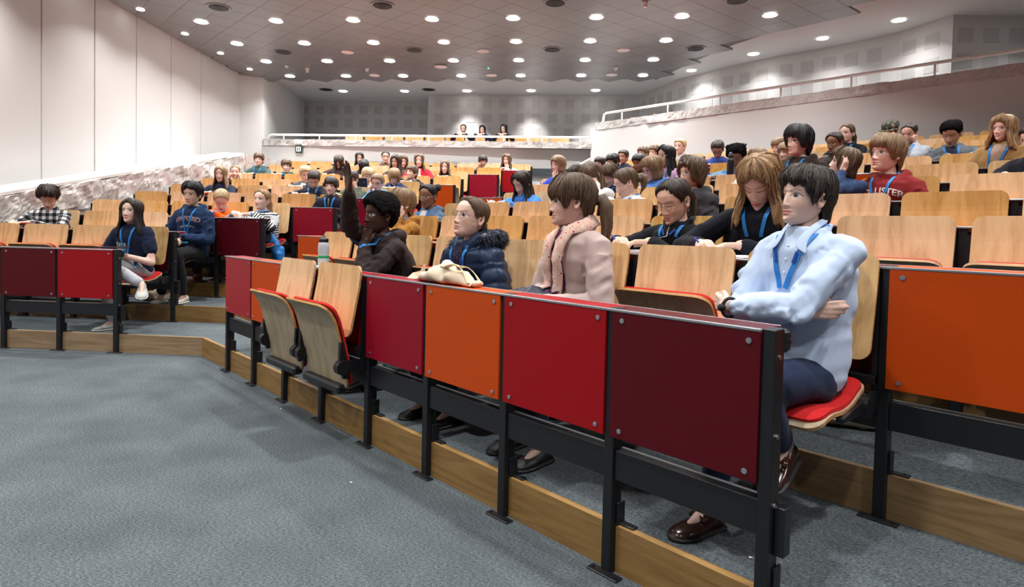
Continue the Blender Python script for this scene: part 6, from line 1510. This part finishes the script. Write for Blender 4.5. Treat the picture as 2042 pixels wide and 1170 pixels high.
# cloth bags
canvas = simple('canvas_cream', (.72, .60, .44), .95, bump=(300, .3, .002)); canvas2 = simple('canvas_handle', (.74, .55, .33), .9)
def tote(name, c, rz, L_, W_, H_, label, seed, handles=2, mat=canvas):
    o = tag(empty(name, c, rz), label, 'bag'); nu, nv = 26, 16; V, F = [], []
    for i in range(nu+1):
        for k in range(nv):
            u = i/nu; a = 2*math.pi*k/nv; x = (u-.5)*L_; wy = W_/2*(.55+.45*math.sin(math.pi*min(max(u, .03), .97))); hz_ = H_/2*(.35+.65*math.sin(math.pi*min(max(u, .05), .95)))
            y = wy*math.cos(a); z = hz_*(1+math.sin(a)*.98); q = np.array([[x*9+seed, y*14, z*14]]); n_ = float(vnoise(q)[0]); n2_ = float(vnoise(q*2.3)[0]); z = max(.001, z*(1+.55*n_) + .018*n2_*(1 if z > .01 else 0)); V.append((x, y*(1+.25*n2_), z))
    for i in range(nu):
        for k in range(nv): F.append((i*nv+k, i*nv+(k+1) % nv, (i+1)*nv+(k+1) % nv, (i+1)*nv+k))
    F.append(tuple(range(nv))[::-1]); F.append(tuple(range(nu*nv, (nu+1)*nv))); mb = MB(); mb.add(V, F); mb.build('bag_body', mat, o, smooth=True)
    for h in range(handles):
        pts = [(-.1*L_ + L_*(.45*t), (.25-.5*h)*W_ + .12*W_*math.sin(t*7+h), H_*.75 + .045*math.sin(math.pi*t) + .012*math.sin(9*t+h)) for t in np.linspace(0, 1.2, 14)]
        v, f = ribbon(pts, [(0, .3, 1)]*14, .026, .003); mb = MB(); mb.add(v, f); mb.build('handle', canvas2, o)
    return o
def deskpt(x, y, n=.07): 
    B = BL['R']; q = onplane(x, y, B['o'] + B['n']*n, B['n']); q[2] = .984; return q
tote('tote_bag', deskpt(892, 555, .075), rotz('R'), .48, .12, .07, 'cream cloth tote bag lying on the front desk before the navy coat', 2)
mb = MB(); bo = tag(empty('folded_tote_corner', deskpt(826, 545, .085), rotz('R')), 'stiff upright corner of a cream cloth bag on the front desk', 'bag')
mb.add([(-.07, 0, 0), (.05, .0, 0), (.075, .01, .085), (.03, .02, .045), (-.05, .025, .03), (-.07, .03, 0), (.05, .035, 0), (.075, .02, .085), (.03, .045, .04)], [(0, 1, 2, 3, 4), (5, 8, 7, 6), (1, 6, 7, 2), (0, 4, 5), (2, 7, 8, 3), (3, 8, 5, 4), (0, 5, 6, 1)]); mb.build('bag_body', canvas, bo)
q = atz(1692, 848, 2*RISE); tote('tote_bag', (q[0], q[1], 2*RISE), rotz('R')+.5, .30, .18, .11, 'cream cloth bag on the floor under the front row end seat', 7)
q = atz(318, 598, 2*RISE); tote('tote_bag', (q[0], q[1], 2*RISE+.0), rotz('L')+.4, .34, .2, .10, 'pale cloth bag on the floor behind the person with the tablet', 11, 1)
q = atz(735, 768, RISE); tote('backpack', (q[0], q[1], RISE), rotz('R'), .34, .26, .12, 'dark teal backpack on the carpet under the front desk', 13, 1, simple('teal_nylon', (.02, .10, .115), .6))
# jackets
def jacket(name, c, rz, L_, W_, H_, label, col, seed, quilt=False):
    o = tag(empty(name, c, rz), label, 'jacket'); m = simple('jacket_%d' % seed, col, .55, bump=(14, .5, .02)); nu, nv = 30, 18; V, F = [], []
    for i in range(nu+1):
        for k in range(nv):
            u = i/nu; a = 2*math.pi*k/nv; e = math.sin(math.pi*min(max(u, .02), .98))**.5; x = (u-.5)*L_; q = np.array([[x*16+seed, math.cos(a)*1.6, math.sin(a)*1.6]]); n_ = float(vnoise(q)[0])*.25 + (.10*abs(math.sin(u*math.pi*7)) if quilt else .14*float(vnoise(q*2.4)[0]))
            V.append((x, W_/2*e*math.cos(a)*(1+n_), H_/2*(1 + e*math.sin(a)*(1+n_))))
    for i in range(nu):
        for k in range(nv): F.append((i*nv+k, i*nv+(k+1) % nv, (i+1)*nv+(k+1) % nv, (i+1)*nv+k))
    F.append(tuple(range(nv))[::-1]); F.append(tuple(range(nu*nv, (nu+1)*nv))); mb = MB(); mb.add(V, F); mb.build('bundle', m, o, smooth=True)
    pts = [(L_*.1 + .3*L_*t, W_*.42 - .1*W_*t, H_*.7 - .35*H_*t) for t in np.linspace(0, 1.2, 8)]; mb = MB(); mb.tube(pts, [.05*H_/.15]*8, 10); mb.build('sleeve', m, o, smooth=True); return o
p = BYID[33]; c = p['hip'] + p['Ft']*.27 + Z*.10 + p['Sd']*.02; jacket('folded_jacket', c - Z*.06, rotz('R'), .34, .22, .19, 'dark navy jacket bundled on the lap of the person in the pink cardigan', (.008, .012, .035), 3)
c = lat('R', 1, 5.93, -.17, .455); jacket('folded_jacket', c, rotz('R')+1.57, .20, .10, .24, 'navy garment tucked behind the pink cardigan on the seat', (.008, .012, .035), 5)
p = BYID[5]; c = p['hip'] + p['Ft']*.12 - p['Sd']*.19; o = jacket('quilted_jacket', c - Z*.16, rotz('L')+1.2, .42, .15, .13, 'bright blue quilted jacket hanging from the lap of the striped top', (.01, .17, .50), 8, True); o.rotation_euler = (0, 1.05, rotz('L')-.5)
# tablet on the lap of 2, laptop of 21
p = BYID[2]; W1 = (p['hand1'][0] + p['hand-1'][0])/2; o = tag(empty('tablet', W1 + p['Ft']*.05 + Z*.075, rotz('L')), 'thin dark tablet held flat above the lap near the aisle', 'tablet')
mb = MB(); mb.cbox(-.13, .13, -.09, .09, 0, .009, .003); mb.build('case', simple('tablet_case', (.05, .012, .012), .4), o); mb = MB(); mb.box(-.118, .118, -.08, .08, .0092, .0098); mb.build('screen', simple('tablet_screen', (.01, .01, .012), .1), o)
p = BYID[21]; B = BL['L']; l = (p['hip']-B['o']) @ B['d']; c = B['o'] + B['d']*(l+.02) + B['n']*(5*PITCHROW+.10) + Z*(5*RISE+.984); o = tag(empty('laptop', c, rotz('L')), 'navy laptop standing open before the blond bowl cut', 'laptop'); lm = simple('laptop_navy', (.012, .025, .07), .4)
mb = MB(); mb.cbox(-.15, .15, -.02, .13, 0, .014, .003); mb.build('keyboard_half', lm, o); mb = MB(); mb.prism([(-.02, .012), (-.012, .014), (-.072, .20), (-.080, .198)], 'x', -.15, .15); mb.build('lid', lm, o); mb = MB(); mb.cyl((.10, -.062, .13), (0, -1, .3), .012, .003, 12); mb.build('sticker', badgeb, o)
# pen standing in the row before the white sweatshirt
q = onplane(1269, 422, lat('R', 2, 0, .2), BL['R']['n']); 
# graffiti and sticker on seats are flat print
gi = simple('ink_dark', (.05, .035, .02), .7)
s_ = [o for o in COL.objects if o.name.startswith('folding_seat') and np.linalg.norm(np.array(o.location) - lat('R', 1, 6)) < .01]
if s_:
    mb = MB()
    for (x, t) in ((.385, .955), (.375, .925), (.40, .93), (.415, .95), (.43, .90), (.435, .87), (.425, .84), (.44, .92)):
        (y, z), _ = bprof(bl_*t); mb.box(x-.004, x+.004, y-.0016, y-.0006, z-.0015, z+.0015); mb.box(x-.001, x+.001, y-.0016, y-.0006, z-.006, z+.006)
    bb = [c for c in s_[0].children if c.name.startswith('backrest')][0]; mb.build('ink_scribble', gi, bb)
# small litter on the carpet
for k, (x, y) in enumerate([(1497, 1112), (840, 905), (560, 815), (700, 962)]):
    q = atz(x, y, RISE if k == 0 else 0); o = tag(empty('paper_scrap', q), 'tiny white scrap on the carpet, %s' % ['beside the aisle post', 'near the orange panel', 'below the folded seats', 'furthest out on the floor'][k], 'litter')
    mb = MB(); mb.add([(-.006, -.003, .001), (.006, -.004, .003), (.007, .004, .001), (-.005, .005, .004)], [(0, 1, 2, 3)]); mb.build('scrap', paper, o)
